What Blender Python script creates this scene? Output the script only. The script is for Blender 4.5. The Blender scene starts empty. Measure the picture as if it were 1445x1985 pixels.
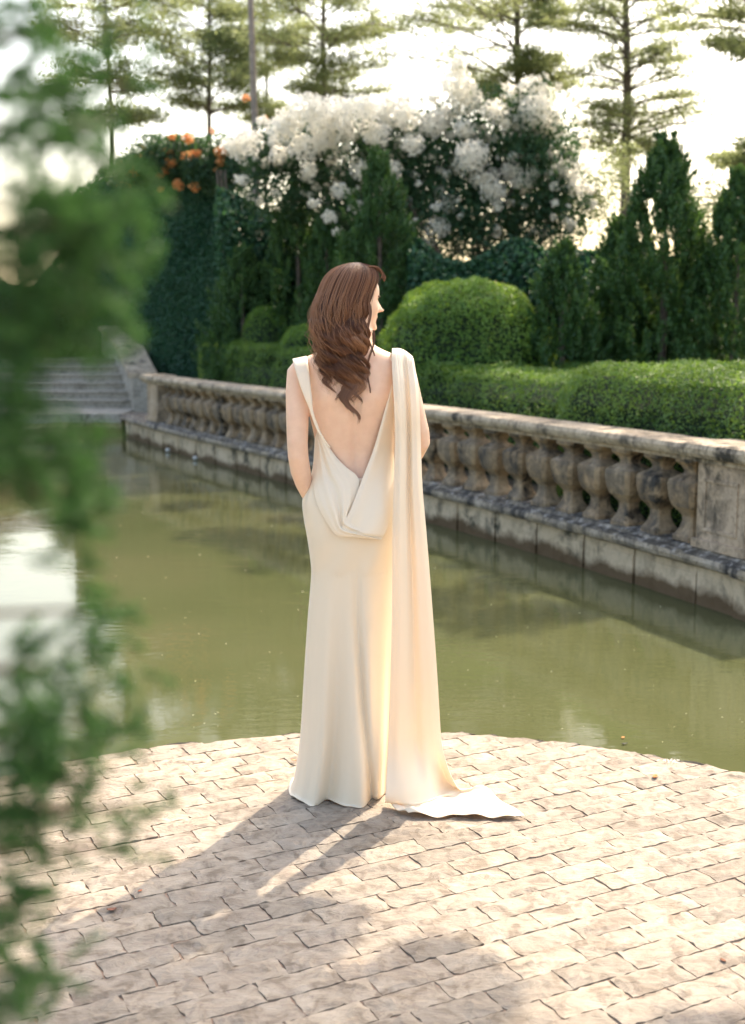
import bpy, bmesh, math, random
import numpy as np
from mathutils import Vector, Matrix, Euler

R = math.radians
SC = bpy.context.scene
COL = SC.collection
rng = np.random.default_rng(7)
random.seed(7)

# ------------------------------------------------------------------ camera
FPX, CAMH, HOR = 2400.0, 1.57, 630.0
PITCH = math.atan((992.5 - HOR) / FPX)
cam_d = bpy.data.cameras.new('camera')
cam = bpy.data.objects.new('camera', cam_d)
COL.objects.link(cam)
cam.location = (0, 0, CAMH)
cam.rotation_euler = (math.pi / 2 - PITCH, 0, 0)
cam_d.sensor_fit = 'VERTICAL'
cam_d.sensor_height = 36.0
cam_d.lens = FPX / 1985.0 * 36.0
cam_d.clip_start = 0.05
cam_d.clip_end = 2000
cam_d.dof.use_dof = True
cam_d.dof.focus_distance = 4.0
cam_d.dof.aperture_fstop = 3.0
SC.camera = cam

# ------------------------------------------------------------------ light
SUN_AZ, SUN_EL = 30.0, 50.0      # azimuth to the right of the view direction (+Y)
world = bpy.data.worlds.new('World')
SC.world = world
world.use_nodes = True
wn = world.node_tree
bg = wn.nodes['Background']
sky = wn.nodes.new('ShaderNodeTexSky')
sky.sky_type = 'NISHITA'
sky.sun_disc = False
sky.sun_elevation = R(SUN_EL)
sky.sun_rotation = R(SUN_AZ)
sky.air_density = 1.2
sky.dust_density = 4.5
sky.ozone_density = 1.0
wn.links.new(sky.outputs[0], bg.inputs[0])
bg.inputs[1].default_value = 0.15
sun_d = bpy.data.lights.new('sun', 'SUN')
sun_d.energy = 2.35
sun_d.angle = R(0.6)
sun_d.color = (1.0, 0.91, 0.80)
sun = bpy.data.objects.new('sun', sun_d)
COL.objects.link(sun)
SUNV = Vector((math.sin(R(SUN_AZ)) * math.cos(R(SUN_EL)), math.cos(R(SUN_AZ)) * math.cos(R(SUN_EL)), math.sin(R(SUN_EL))))
sun.rotation_euler = SUNV.to_track_quat('Z', 'Y').to_euler()
sun.location = (6, 12, 14)
SC.view_settings.view_transform = 'Standard'
SC.view_settings.look = 'None'
SC.view_settings.gamma = 1.0
SC.view_settings.use_white_balance = True      # warm camera white balance
SC.view_settings.white_balance_temperature = 7300
SC.view_settings.exposure = 1.78
SC.view_settings.use_curve_mapping = False
SC.cycles.use_denoising = True
SC.cycles.max_bounces = 8
SC.cycles.transparent_max_bounces = 8
SC.cycles.sample_clamp_indirect = 6.0

# ------------------------------------------------------------------ survey helpers
def ray(px, py):
    up = 992.5 - py
    return np.array([px - 722.5, FPX * math.cos(PITCH) + up * math.sin(PITCH), -FPX * math.sin(PITCH) + up * math.cos(PITCH)])
def G(px, py, z=0.0):
    r = ray(px, py); t = (z - CAMH) / r[2]
    return np.array([r[0] * t, r[1] * t, z])
def P(px, py, y):
    r = ray(px, py); t = y / r[1]
    return np.array([r[0] * t, y, CAMH + r[2] * t])

# ------------------------------------------------------------------ object helpers
def tag(o, label=None, cat=None, group=None, kind=None):
    if label: o['label'] = label
    if cat: o['category'] = cat
    if group: o['group'] = group
    if kind: o['kind'] = kind
    return o
def empty(name, loc=(0, 0, 0), rz=0.0):
    o = bpy.data.objects.new(name, None)
    COL.objects.link(o)
    o.location = loc
    o.rotation_euler = (0, 0, rz)
    o.empty_display_size = 0.1
    return o
def link(name, me, mat=None, parent=None):
    o = bpy.data.objects.new(name, me)
    COL.objects.link(o)
    if mat is not None and len(me.materials) == 0:
        me.materials.append(mat)
    if parent is not None:
        o.parent = parent
    return o
def mesh_np(name, V, Fc, smooth=False):
    """V (n,3), Fc (m,k) uniform faces"""
    V = np.asarray(V, dtype=np.float32); Fc = np.asarray(Fc, dtype=np.int32)
    me = bpy.data.meshes.new(name)
    me.vertices.add(len(V)); me.vertices.foreach_set('co', V.ravel())
    k = Fc.shape[1]
    me.loops.add(Fc.size); me.loops.foreach_set('vertex_index', Fc.ravel())
    me.polygons.add(len(Fc)); me.polygons.foreach_set('loop_start', np.arange(0, Fc.size, k, dtype=np.int32))
    if smooth:
        me.polygons.foreach_set('use_smooth', np.ones(len(Fc), dtype=bool))
    me.update(calc_edges=True)
    me.validate()
    return me
def mesh_py(name, V, Fc, smooth=False):
    me = bpy.data.meshes.new(name)
    me.from_pydata([tuple(map(float, v)) for v in V], [], [tuple(map(int, f)) for f in Fc])
    if smooth:
        for p in me.polygons: p.use_smooth = True
    me.update()
    return me
def fattr(me, name, vals):
    a = me.attributes.new(name, 'FLOAT', 'POINT')
    a.data.foreach_set('value', np.asarray(vals, dtype=np.float32))

class MB:
    def __init__(s): s.v = []; s.f = []
    def add(s, V, Fc):
        b = len(s.v); s.v += [tuple(map(float, v)) for v in V]; s.f += [tuple(int(i) + b for i in f) for f in Fc]; return s
    def box(s, c, d, rz=0.0, taper=1.0):
        hx, hy, hz = d[0] / 2, d[1] / 2, d[2] / 2; ca, sa = math.cos(rz), math.sin(rz); V = []
        for z, t in ((-hz, 1.0), (hz, taper)):
            for x, y in ((-hx, -hy), (hx, -hy), (hx, hy), (-hx, hy)):
                x *= t; y *= t
                V.append((c[0] + x * ca - y * sa, c[1] + x * sa + y * ca, c[2] + z))
        return s.add(V, [(3, 2, 1, 0), (4, 5, 6, 7), (0, 1, 5, 4), (1, 2, 6, 5), (2, 3, 7, 6), (3, 0, 4, 7)])
    def tube(s, pts, rad, n=8, cap=True):
        V, Fc = tube_geo(pts, rad, n, cap); return s.add(V, Fc)
    def build(s, name, mat, parent=None, smooth=False):
        return link(name, mesh_py(name, s.v, s.f, smooth), mat, parent)

def tube_geo(pts, rad, n=8, cap=True, ecc=None):
    pts = [Vector(p) for p in pts]; m = len(pts); V = []; Fc = []
    t = (pts[1] - pts[0]).normalized(); ref = Vector((0, 1, 0)) if abs(t.y) < .9 else Vector((1, 0, 0))
    u = ref.cross(t).normalized()
    for i in range(m):
        t = (pts[min(i + 1, m - 1)] - pts[max(i - 1, 0)]).normalized()
        u = (u - t * u.dot(t)).normalized(); w = t.cross(u)
        for k in range(n):
            a = 2 * math.pi * k / n
            V.append(tuple(pts[i] + u * (rad[i] * math.cos(a)) + w * (rad[i] * math.sin(a))))
    for i in range(m - 1):
        for k in range(n):
            Fc.append((i * n + k, i * n + (k + 1) % n, (i + 1) * n + (k + 1) % n, (i + 1) * n + k))
    if cap:
        Fc.append(tuple(range(n - 1, -1, -1))); Fc.append(tuple((m - 1) * n + k for k in range(n)))
    return V, Fc
def interp(x, xs, ys): return float(np.interp(x, xs, ys))
def smooth_interp(x, xs, ys):
    """monotone-ish cubic (Catmull-Rom) through the points"""
    xs = list(xs); ys = list(ys)
    if x <= xs[0]: return ys[0]
    if x >= xs[-1]: return ys[-1]
    i = max(j for j in range(len(xs) - 1) if xs[j] <= x)
    h = xs[i + 1] - xs[i]; t = (x - xs[i]) / h
    def sl(j):
        if j == 0: return (ys[1] - ys[0]) / (xs[1] - xs[0])
        if j == len(xs) - 1: return (ys[-1] - ys[-2]) / (xs[-1] - xs[-2])
        return (ys[j + 1] - ys[j - 1]) / (xs[j + 1] - xs[j - 1])
    m0, m1 = sl(i) * h, sl(i + 1) * h
    return (2 * t**3 - 3 * t**2 + 1) * ys[i] + (t**3 - 2 * t**2 + t) * m0 + (-2 * t**3 + 3 * t**2) * ys[i + 1] + (t**3 - t**2) * m1

# ------------------------------------------------------------------ materials
def nmat(name):
    m = bpy.data.materials.new(name); m.use_nodes = True
    nt = m.node_tree; bs = nt.nodes['Principled BSDF']
    return m, nt, bs
def N(nt, typ, **kw):
    n = nt.nodes.new(typ)
    for k, v in kw.items(): setattr(n, k, v)
    return n
def ramp(nt, stops, interp='LINEAR'):
    n = nt.nodes.new('ShaderNodeValToRGB'); n.color_ramp.interpolation = interp
    e = n.color_ramp.elements
    while len(e) > 1: e.remove(e[-1])
    e[0].position = stops[0][0]; e[0].color = (*stops[0][1], 1) if len(stops[0][1]) == 3 else stops[0][1]
    for p, c in stops[1:]:
        x = e.new(p); x.color = (*c, 1) if len(c) == 3 else c
    return n
def g3(v): return (v, v, v)
def noise(nt, scale, detail=4, rough=.55, coord=None, dist=0.0):
    n = N(nt, 'ShaderNodeTexNoise'); n.inputs['Scale'].default_value = scale
    n.inputs['Detail'].default_value = detail; n.inputs['Roughness'].default_value = rough; n.inputs['Distortion'].default_value = dist
    if coord is not None: nt.links.new(coord, n.inputs['Vector'])
    return n
def mixc(nt, fac, a, b, mode='MIX'):
    n = N(nt, 'ShaderNodeMix'); n.data_type = 'RGBA'; n.blend_type = mode
    for sock, val in ((n.inputs[0], fac), (n.inputs[6], a), (n.inputs[7], b)):
        if hasattr(val, 'default_value') or hasattr(val, 'links'): nt.links.new(val, sock)
        elif isinstance(val, (int, float)): sock.default_value = val
        else: sock.default_value = (*val, 1)
    return n.outputs[2]
def bump(nt, h, strength, dist, bs, prev=None):
    b = N(nt, 'ShaderNodeBump'); b.inputs['Strength'].default_value = strength; b.inputs['Distance'].default_value = dist
    nt.links.new(h, b.inputs['Height'])
    if prev is not None: nt.links.new(prev, b.inputs['Normal'])
    nt.links.new(b.outputs[0], bs.inputs['Normal'])
    return b.outputs[0]

def leaf_mat(name, c0, c1, trans=.35, tc=None, rough=.45, spec=.35):
    m, nt, bs = nmat(name)
    at = N(nt, 'ShaderNodeAttribute', attribute_name='tint')
    rp = ramp(nt, [(0, c0), (1, c1)])
    nt.links.new(at.outputs['Fac'], rp.inputs[0])
    nt.links.new(rp.outputs[0], bs.inputs['Base Color'])
    bs.inputs['Roughness'].default_value = rough
    bs.inputs['Specular IOR Level'].default_value = spec
    tr = N(nt, 'ShaderNodeBsdfTranslucent')
    if tc is None: tc = tuple(min(1, a * b) for a, b in zip(c1, (2.6, 2.2, 1.2)))
    mx = mixc(nt, .6, rp.outputs[0], tc)
    nt.links.new(mx, tr.inputs['Color'])
    ms = N(nt, 'ShaderNodeMixShader'); ms.inputs[0].default_value = trans
    nt.links.new(bs.outputs[0], ms.inputs[1]); nt.links.new(tr.outputs[0], ms.inputs[2])
    nt.links.new(ms.outputs[0], nt.nodes['Material Output'].inputs[0])
    return m

def stone_mat(name, base, pale, dark, blotch=.5, wet=None, rough=.85, scale=1.0, topgrey=0.0, fine=.55, side=0.0):
    """weathered lime render: cream base, black algae blotches, pale lichen, damp brown foot"""
    m, nt, bs = nmat(name)
    gc = N(nt, 'ShaderNodeNewGeometry'); pos = gc.outputs['Position']
    n1 = noise(nt, 2.2 * scale, 6, .6, pos); r1 = ramp(nt, [(.35, g3(0)), (.65, g3(1))]); nt.links.new(n1.outputs[0], r1.inputs[0])
    c = mixc(nt, r1.outputs[0], base, pale)
    n2 = noise(nt, 7 * scale, 8, .68, pos, .3); r2 = ramp(nt, [(blotch - .07, g3(0)), (blotch + .09, g3(1))]); nt.links.new(n2.outputs[0], r2.inputs[0])
    mp = N(nt, 'ShaderNodeMapping'); mp.inputs['Scale'].default_value = (1, 1, .25); nt.links.new(pos, mp.inputs[0])
    n3 = noise(nt, 3.5 * scale, 5, .6, mp.outputs[0]); r3 = ramp(nt, [(.40, g3(0)), (.62, g3(1))]); nt.links.new(n3.outputs[0], r3.inputs[0])
    mu = N(nt, 'ShaderNodeMath', operation='MULTIPLY'); nt.links.new(r2.outputs[0], mu.inputs[0]); nt.links.new(r3.outputs[0], mu.inputs[1])
    c = mixc(nt, mu.outputs[0], c, dark)
    n4 = noise(nt, 26 * scale, 6, .7, pos); r4 = ramp(nt, [(.50, g3(0)), (.60, g3(1))]); nt.links.new(n4.outputs[0], r4.inputs[0])
    mu2 = N(nt, 'ShaderNodeMath', operation='MULTIPLY'); mu2.inputs[1].default_value = fine; nt.links.new(r4.outputs[0], mu2.inputs[0])
    c = mixc(nt, mu2.outputs[0], c, tuple(.45 * a + .1 * b for a, b in zip(dark, base)))
    if side > 0:      # patchy darker tone on the faces turned towards the pond
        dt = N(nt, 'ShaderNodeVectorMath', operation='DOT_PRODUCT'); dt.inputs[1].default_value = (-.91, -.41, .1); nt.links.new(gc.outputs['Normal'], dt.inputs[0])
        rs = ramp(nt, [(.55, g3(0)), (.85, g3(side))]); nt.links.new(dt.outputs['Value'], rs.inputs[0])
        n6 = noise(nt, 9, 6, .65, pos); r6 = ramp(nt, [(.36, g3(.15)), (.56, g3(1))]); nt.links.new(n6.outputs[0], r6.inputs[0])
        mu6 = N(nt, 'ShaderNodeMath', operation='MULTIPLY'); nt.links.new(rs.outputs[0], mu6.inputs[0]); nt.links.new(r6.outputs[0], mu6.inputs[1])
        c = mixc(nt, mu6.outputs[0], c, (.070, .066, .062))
    if topgrey > 0:
        sx = N(nt, 'ShaderNodeSeparateXYZ'); nt.links.new(gc.outputs['Normal'], sx.inputs[0])
        n5 = noise(nt, 11, 6, .7, pos); r5 = ramp(nt, [(.45, (.028, .026, .024)), (.54, (.085, .08, .074)), (.60, (.30, .28, .26)), (.68, (.46, .44, .41))]); nt.links.new(n5.outputs[0], r5.inputs[0])
        rt = ramp(nt, [(.5, g3(0)), (.9, g3(topgrey))]); nt.links.new(sx.outputs[2], rt.inputs[0])
        c = mixc(nt, rt.outputs[0], c, r5.outputs[0])
    if wet is not None:
        sx2 = N(nt, 'ShaderNodeSeparateXYZ'); nt.links.new(pos, sx2.inputs[0])
        nw = noise(nt, 2.6, 5, .6, pos)
        ad = N(nt, 'ShaderNodeMath', operation='MULTIPLY_ADD'); ad.inputs[1].default_value = -.28; nt.links.new(nw.outputs[0], ad.inputs[0]); nt.links.new(sx2.outputs[2], ad.inputs[2])
        mr = N(nt, 'ShaderNodeMapRange'); mr.inputs[1].default_value = wet - .14 + .0; mr.inputs[2].default_value = wet - .07; mr.inputs[3].default_value = .92; mr.inputs[4].default_value = 0
        nt.links.new(ad.outputs[0], mr.inputs[0])
        c = mixc(nt, mr.outputs[0], c, (.085, .050, .022))
    nt.links.new(c, bs.inputs['Base Color'])
    bs.inputs['Roughness'].default_value = rough
    bs.inputs['Specular IOR Level'].default_value = .25
    b1 = bump(nt, n4.outputs[0], .5, .006, bs)
    bump(nt, n2.outputs[0], .5, .015, bs, b1)
    return m

M = {}
# pavement bricks
def brick_mat():
    m, nt, bs = nmat('cream_stamped_stone')
    gc = N(nt, 'ShaderNodeNewGeometry'); pos = gc.outputs['Position']
    oi = N(nt, 'ShaderNodeObjectInfo')
    ad = N(nt, 'ShaderNodeVectorMath', operation='MULTIPLY_ADD'); ad.inputs[1].default_value = (7, 7, 7)
    cb = N(nt, 'ShaderNodeCombineXYZ')
    for i in range(3): nt.links.new(oi.outputs['Random'], cb.inputs[i])
    nt.links.new(cb.outputs[0], ad.inputs[0]); nt.links.new(pos, ad.inputs[2])
    v = ad.outputs[0]
    n1 = noise(nt, 16, 8, .62, v, .8); r1 = ramp(nt, [(.36, (.170, .140, .110)), (.48, (.272, .235, .190)), (.66, (.335, .297, .246))]); nt.links.new(n1.outputs[0], r1.inputs[0])
    rv = ramp(nt, [(0, (.76, .75, .74)), (.35, (.95, .93, .92)), (1, (1.13, 1.10, 1.06))]); nt.links.new(oi.outputs['Random'], rv.inputs[0])
    c = mixc(nt, 1.0, r1.outputs[0], rv.outputs[0], 'MULTIPLY')
    n2 = noise(nt, 5.5, 5, .6, pos); r2 = ramp(nt, [(.50, g3(0)), (.74, g3(.5))]); nt.links.new(n2.outputs[0], r2.inputs[0])
    c = mixc(nt, r2.outputs[0], c, (.20, .155, .122))
    n3 = noise(nt, 34, 6, .75, v, 1.2); r3 = ramp(nt, [(.35, g3(.8)), (.42, g3(0))]); nt.links.new(n3.outputs[0], r3.inputs[0])
    c = mixc(nt, r3.outputs[0], c, (.20, .16, .14))
    nt.links.new(c, bs.inputs['Base Color'])
    bs.inputs['Roughness'].default_value = .75
    bs.inputs['Specular IOR Level'].default_value = .25
    # hewn relief: ridged, stretched along the stone
    mp = N(nt, 'ShaderNodeMapping'); mp.inputs['Rotation'].default_value = (0, 0, R(-26.5)); mp.inputs['Scale'].default_value = (1, 2.2, 1); nt.links.new(v, mp.inputs[0])
    n5 = noise(nt, 13, 8, .6, mp.outputs[0], 1.6)
    b1 = bump(nt, n5.outputs[0], .65, .012, bs)
    n7 = noise(nt, 7, 6, .6, mp.outputs[0], .6); n7.noise_type = 'RIDGED_MULTIFRACTAL'
    b1 = bump(nt, n7.outputs[0], .35, .008, bs, b1)
    n6 = noise(nt, 90, 4, .6, pos)
    bump(nt, n6.outputs[0], .35, .002, bs, b1)
    return m
M['brick'] = brick_mat()
def plain(name, c, rough=.8, nscale=None, var=.25, bumpd=0):
    m, nt, bs = nmat(name)
    if nscale:
        gc = N(nt, 'ShaderNodeNewGeometry'); n1 = noise(nt, nscale, 6, .6, gc.outputs['Position'])
        r1 = ramp(nt, [(.3, tuple(x * (1 - var) for x in c)), (.7, tuple(min(1, x * (1 + var)) for x in c))]); nt.links.new(n1.outputs[0], r1.inputs[0])
        nt.links.new(r1.outputs[0], bs.inputs['Base Color'])
        if bumpd: bump(nt, n1.outputs[0], .6, bumpd, bs)
    else:
        bs.inputs['Base Color'].default_value = (*c, 1)
    bs.inputs['Roughness'].default_value = rough
    bs.inputs['Specular IOR Level'].default_value = .3
    return m
M['mortar'] = plain('sandy_pink_mortar', (.25, .175, .13), .95, 30, .3, .004)
M['stone'] = stone_mat('weathered_cream_stone', (.40, .30, .20), (.52, .41, .31), (.055, .048, .038), .50, None, .85, 1.0, 0, .35)
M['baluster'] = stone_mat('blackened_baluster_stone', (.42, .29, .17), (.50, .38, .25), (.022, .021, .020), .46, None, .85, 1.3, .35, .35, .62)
M['ledge'] = stone_mat('lichen_grey_ledge_stone', (.33, .27, .19), (.40, .35, .29), (.045, .043, .042), .45, None, .85, 1.2, .85)
M['wall'] = stone_mat('stained_wall_render', (.50, .395, .265), (.58, .47, .34), (.045, .047, .033), .51, -.295, .8, .8, 0, .18)
M['rail'] = stone_mat('weathered_rail_stone', (.43, .345, .245), (.54, .45, .34), (.05, .046, .038), .485, None, .85, 1.1, .12, .45)
M['step'] = stone_mat('grey_step_stone', (.33, .30, .25), (.40, .37, .32), (.10, .095, .08), .58, None, .85, 1.0, 0)
M['soil'] = plain('garden_soil', (.075, .06, .04), .95, 3, .4, .02)
M['bark'] = plain('grey_brown_bark', (.13, .105, .085), .9, 14, .4, .01)
M['palebark'] = plain('pale_grey_bark', (.25, .215, .185), .85, 10, .3, .006)
M['twig'] = plain('brown_twig', (.09, .06, .04), .9, 20, .3)
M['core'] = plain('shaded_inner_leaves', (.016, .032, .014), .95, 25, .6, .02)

M['hedge'] = leaf_mat('hedge_leaves', (.042, .118, .026), (.14, .255, .058), .34)
M['dome'] = leaf_mat('dome_shrub_leaves', (.05, .15, .028), (.18, .31, .06), .36)
M['conifer'] = leaf_mat('conifer_needles', (.020, .072, .026), (.065, .145, .042), .26)
M['ivy'] = leaf_mat('climber_leaves', (.014, .066, .036), (.042, .125, .06), .24)
M['boug'] = leaf_mat('bougainvillea_leaves', (.018, .062, .034), (.05, .115, .05), .28)
M['white'] = leaf_mat('white_bracts', (.84, .81, .73), (.95, .93, .87), .65, (1.0, .98, .90), .6, .1)
M['orange'] = leaf_mat('orange_bracts', (.70, .30, .10), (.82, .45, .20), .45, (.9, .48, .2), .6, .1)
M['tree'] = leaf_mat('terminalia_leaves', (.085, .14, .06), (.19, .25, .10), .55, (.46, .50, .22))
M['near'] = leaf_mat('near_shrub_leaves', (.016, .066, .018), (.055, .145, .036), .38, (.10, .25, .05))

# ------------------------------------------------------------------ foliage builders
def unit(v): return v / np.maximum(np.linalg.norm(v, axis=1, keepdims=True), 1e-9)
def leaf_mesh(name, pos, nrm, size, aspect=.5, along=None, bend=.25, tint=None):
    """one folded diamond (two triangles) per leaf"""
    n = len(pos); pos = np.asarray(pos); nrm = unit(np.asarray(nrm))
    if along is None: along = rng.normal(size=(n, 3))
    t = unit(along - nrm * np.sum(along * nrm, axis=1, keepdims=True))
    b = np.cross(nrm, t)
    s = np.broadcast_to(np.asarray(size), (n,)).reshape(n, 1)
    v0 = pos - t * s * .5
    v1 = pos - b * s * aspect * .5 + nrm * s * bend * .4 + t * s * .05
    v2 = pos + t * s * .5 - nrm * s * bend * .3
    v3 = pos + b * s * aspect * .5 + nrm * s * bend * .4 + t * s * .05
    V = np.stack([v0, v1, v2, v3], axis=1).reshape(-1, 3)
    i = np.arange(n) * 4
    Fc = np.concatenate([np.stack([i, i + 2, i + 1], 1), np.stack([i, i + 3, i + 2], 1)])
    me = mesh_np(name, V, Fc)
    if tint is None: tint = rng.random(n)
    fattr(me, 'tint', np.repeat(np.clip(tint, 0, 1), 4))
    return me
def vnoise(p, f, seed=0):
    """cheap smooth 3-D noise in -1..1"""
    r = np.random.default_rng(seed); o = np.zeros(len(p))
    for k in range(5):
        d = r.normal(size=3); d /= np.linalg.norm(d)
        o += np.sin(p @ d * f * (1 + .35 * k) + r.random() * 6.28) * (1 - .1 * k)
    return o / 2.6

# ------------------------------------------------------------------ plan of the pond wall
_PW = [(2.47, 7.90), (2.17, 8.50), (1.73, 9.55), (1.23, 10.52), (.51, 12.05), (-1.04, 15.05), (-2.37, 17.5), (-3.55, 19.7), (-4.47, 21.95)]
_py = [p[1] for p in _PW]; _px = [p[0] for p in _PW]
_fit = np.polyfit(_py, _px, 3)
_ys = np.linspace(7.72, 22.0, 400)
_xs = np.polyval(_fit, _ys)
_S = np.concatenate([[0], np.cumsum(np.hypot(np.diff(_xs), np.diff(_ys)))])
SLEN = _S[-1]
def path(s, n=0.0, z=0.0):
    """point at arc length s from the near end, n metres landward of the wall face"""
    y = np.interp(s, _S, _ys); x = np.interp(s, _S, _xs)
    dx = np.polyval(np.polyder(_fit), y); l = math.hypot(dx, 1); tx, ty = dx / l, 1 / l
    return np.array([x + ty * n, y - tx * n, z])
def path_ang(s):
    a, b = path(s - .05), path(s + .05); return math.atan2(b[1] - a[1], b[0] - a[0])
def s_at_px(px, z, n=0.0):
    best = None
    for s in np.linspace(0, SLEN, 600):
        w = path(s, n, z); f = w[1] * math.cos(PITCH) - (w[2] - CAMH) * math.sin(PITCH)
        q = 722.5 + FPX * w[0] / f
        if best is None or abs(q - px) < best[0]: best = (abs(q - px), s)
    return best[1]
def sweep(prof, s0, s1, step=.25, closed=True, caps=True):
    """prof: list of (n, z); swept along the wall line"""
    k = max(2, int((s1 - s0) / step) + 1); V = []; Fc = []; m = len(prof)
    for s in np.linspace(s0, s1, k):
        for n, z in prof: V.append(path(s, n, z))
    for i in range(k - 1):
        for j in range(m):
            Fc.append((i * m + j, i * m + (j + 1) % m, (i + 1) * m + (j + 1) % m, (i + 1) * m + j))
    if caps:
        Fc.append(tuple(range(m - 1, -1, -1))); Fc.append(tuple((k - 1) * m + j for j in range(m)))
    return V, Fc
WATER = -.35

# ================================================================== SETTING
# ---- garden ground: one sheet behind the pond wall to the horizon, and the bank behind the viewer
gv = [path(s, .42, -.02) for s in np.linspace(0.0, SLEN, 30)]
ring = gv + [np.array([-40., 22.35, -.02]), np.array([-400, 22.35, -.02]), np.array([-400, 900, -.02]), np.array([500, 900, -.02]), np.array([500, 9.6, -.02]), np.array([6, 8.6, -.02])]
me = mesh_py('ground', ring, [tuple(range(len(ring) - 1, -1, -1))])
tag(link('ground', me, M['soil']), kind='structure')

# ---- unseen paved bank behind the viewer, made pale to bounce light onto the gown
M['path'] = plain('pale_bounce_paving', (.40, .35, .29), .85, 4, .15, .004)
tag(link('path', mesh_py('path', [(-300, .45, -.012), (300, .45, -.012), (300, -200, -.012), (-300, -200, -.012)], [(3, 2, 1, 0)]), M['path']), kind='structure')

# ---- pond water
def water_mat():
    m, nt, bs = nmat('murky_green_water')
    gc = N(nt, 'ShaderNodeNewGeometry'); pos = gc.outputs['Position']
    n1 = noise(nt, .55, 4, .55, pos, .4); r1 = ramp(nt, [(.3, (.063, .071, .030)), (.55, (.076, .082, .037)), (.75, (.093, .089, .044))]); nt.links.new(n1.outputs[0], r1.inputs[0])
    nt.links.new(r1.outputs[0], bs.inputs['Base Color'])
    bs.inputs['Roughness'].default_value = .035
    bs.inputs['IOR'].default_value = 1.33
    bs.inputs['Specular IOR Level'].default_value = .5
    mp = N(nt, 'ShaderNodeMapping'); mp.inputs['Scale'].default_value = (1.0, 2.6, 1); nt.links.new(pos, mp.inputs[0])
    n2 = noise(nt, 5.0, 3, .5, mp.outputs[0], .3)
    n3 = noise(nt, 1.1, 2, .5, pos); r3 = ramp(nt, [(.40, g3(.08)), (.65, g3(.9))]); nt.links.new(n3.outputs[0], r3.inputs[0])
    mu = N(nt, 'ShaderNodeMath', operation='MULTIPLY'); nt.links.new(n2.outputs[0], mu.inputs[0]); nt.links.new(r3.outputs[0], mu.inputs[1])
    b1 = bump(nt, mu.outputs[0], .28, .010, bs)
    n4 = noise(nt, 22, 2, .5, mp.outputs[0])
    bump(nt, n4.outputs[0], .06, .003, bs, b1)
    return m
M['water'] = water_mat()
me = mesh_py('pond_water', [(-120, -1, WATER), (60, -1, WATER), (60, 24, WATER), (-120, 24, WATER)], [(0, 1, 2, 3)])
tag(link('pond_water', me, M['water']), kind='structure')

# ---- round terrace of hewn stones
DC, DR, ALPHA = np.array([.02, 2.57]), 2.075, R(27.3)
BL, BC = .198, .0942
def rim(a):   # slightly chipped rim
    return DR + .006 * math.sin(9 * a + 1) + .005 * math.sin(23 * a) + .004 * math.sin(51 * a + 2)
V = [(DC[0], DC[1], -.0043)]; Fc = []
n = 160
for z in (-.0043, -.75):
    for k in range(n):
        a = 2 * math.pi * k / n; r = rim(a) - (.012 if z > -.1 else .03)
        V.append((DC[0] + r * math.cos(a), DC[1] + r * math.sin(a), z))
for k in range(n):
    Fc.append((0, 1 + k, 1 + (k + 1) % n)); Fc.append((1 + k, 1 + n + k, 1 + n + (k + 1) % n, 1 + (k + 1) % n))
terrace = tag(link('pavement', mesh_py('pavement', V, Fc), M['mortar']), 'round terrace of cream hewn stones at the pond', None, None, 'structure')

GX, GY = 10, 5
def brick_grid(seed, L, W):
    r = np.random.default_rng(seed)
    xs = np.linspace(-.5, .5, GX + 1); ys = np.linspace(-.5, .5, GY + 1)
    V = []; ph = r.random(8) * 6.28
    for j, y in enumerate(ys):
        for i, x in enumerate(xs):
            e = max(abs(x), abs(y)) * 2
            px, py = x * L, y * W
            # broken, uneven arris
            if j in (0, GY): py += r.normal() * .0021
            if i in (0, GX): px += r.normal() * .0021
            h = .0042 * math.sin(px * 34 + ph[0] + 1.5 * math.sin(py * 50 + ph[1])) + .003 * math.sin(py * 75 + ph[2] + px * 18) + r.normal() * .0016
            h *= 1 - .75 * max(0, (e - .55) / .45)
            h = max(h, .0)
            if e > .99: h -= .0010 + abs(r.normal()) * .0012
            V.append((px, py, h))
    Fc = []
    w = GX + 1
    for j in range(GY):
        for i in range(GX):
            a = j * w + i; Fc.append((a, a + 1, a + 1 + w, a + w))
    # skirt
    loop = [i for i in range(w)] + [j * w + GX for j in range(1, GY + 1)] + [GY * w + i for i in range(GX - 1, -1, -1)] + [j * w for j in range(GY - 1, 0, -1)]
    b = len(V)
    for q in loop: V.append((V[q][0], V[q][1], -.03))
    m = len(loop)
    for k in range(m):
        Fc.append((loop[k], b + k, b + (k + 1) % m, loop[(k + 1) % m]))
    return np.array(V), Fc
def in_view(x, y):
    f = y * math.cos(PITCH) + CAMH * math.sin(PITCH)
    u = y * math.sin(PITCH) - CAMH * math.cos(PITCH)
    return f > .1 and abs(FPX * x / f) < 790 and abs(FPX * u / f) < 1060
variants = []
e1 = np.array([math.cos(ALPHA), math.sin(ALPHA)]); e2 = np.array([-math.sin(ALPHA), math.cos(ALPHA)])
for k in range(14):
    Vv, Ff = brick_grid(100 + k, BL - .0032, BC - .0032)
    variants.append((Vv, Ff, mesh_py('brick', Vv, Ff, False)))
    variants[-1][2].materials.append(M['brick'])
rest = MB()
nb = 0
rr = np.random.default_rng(21)
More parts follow.
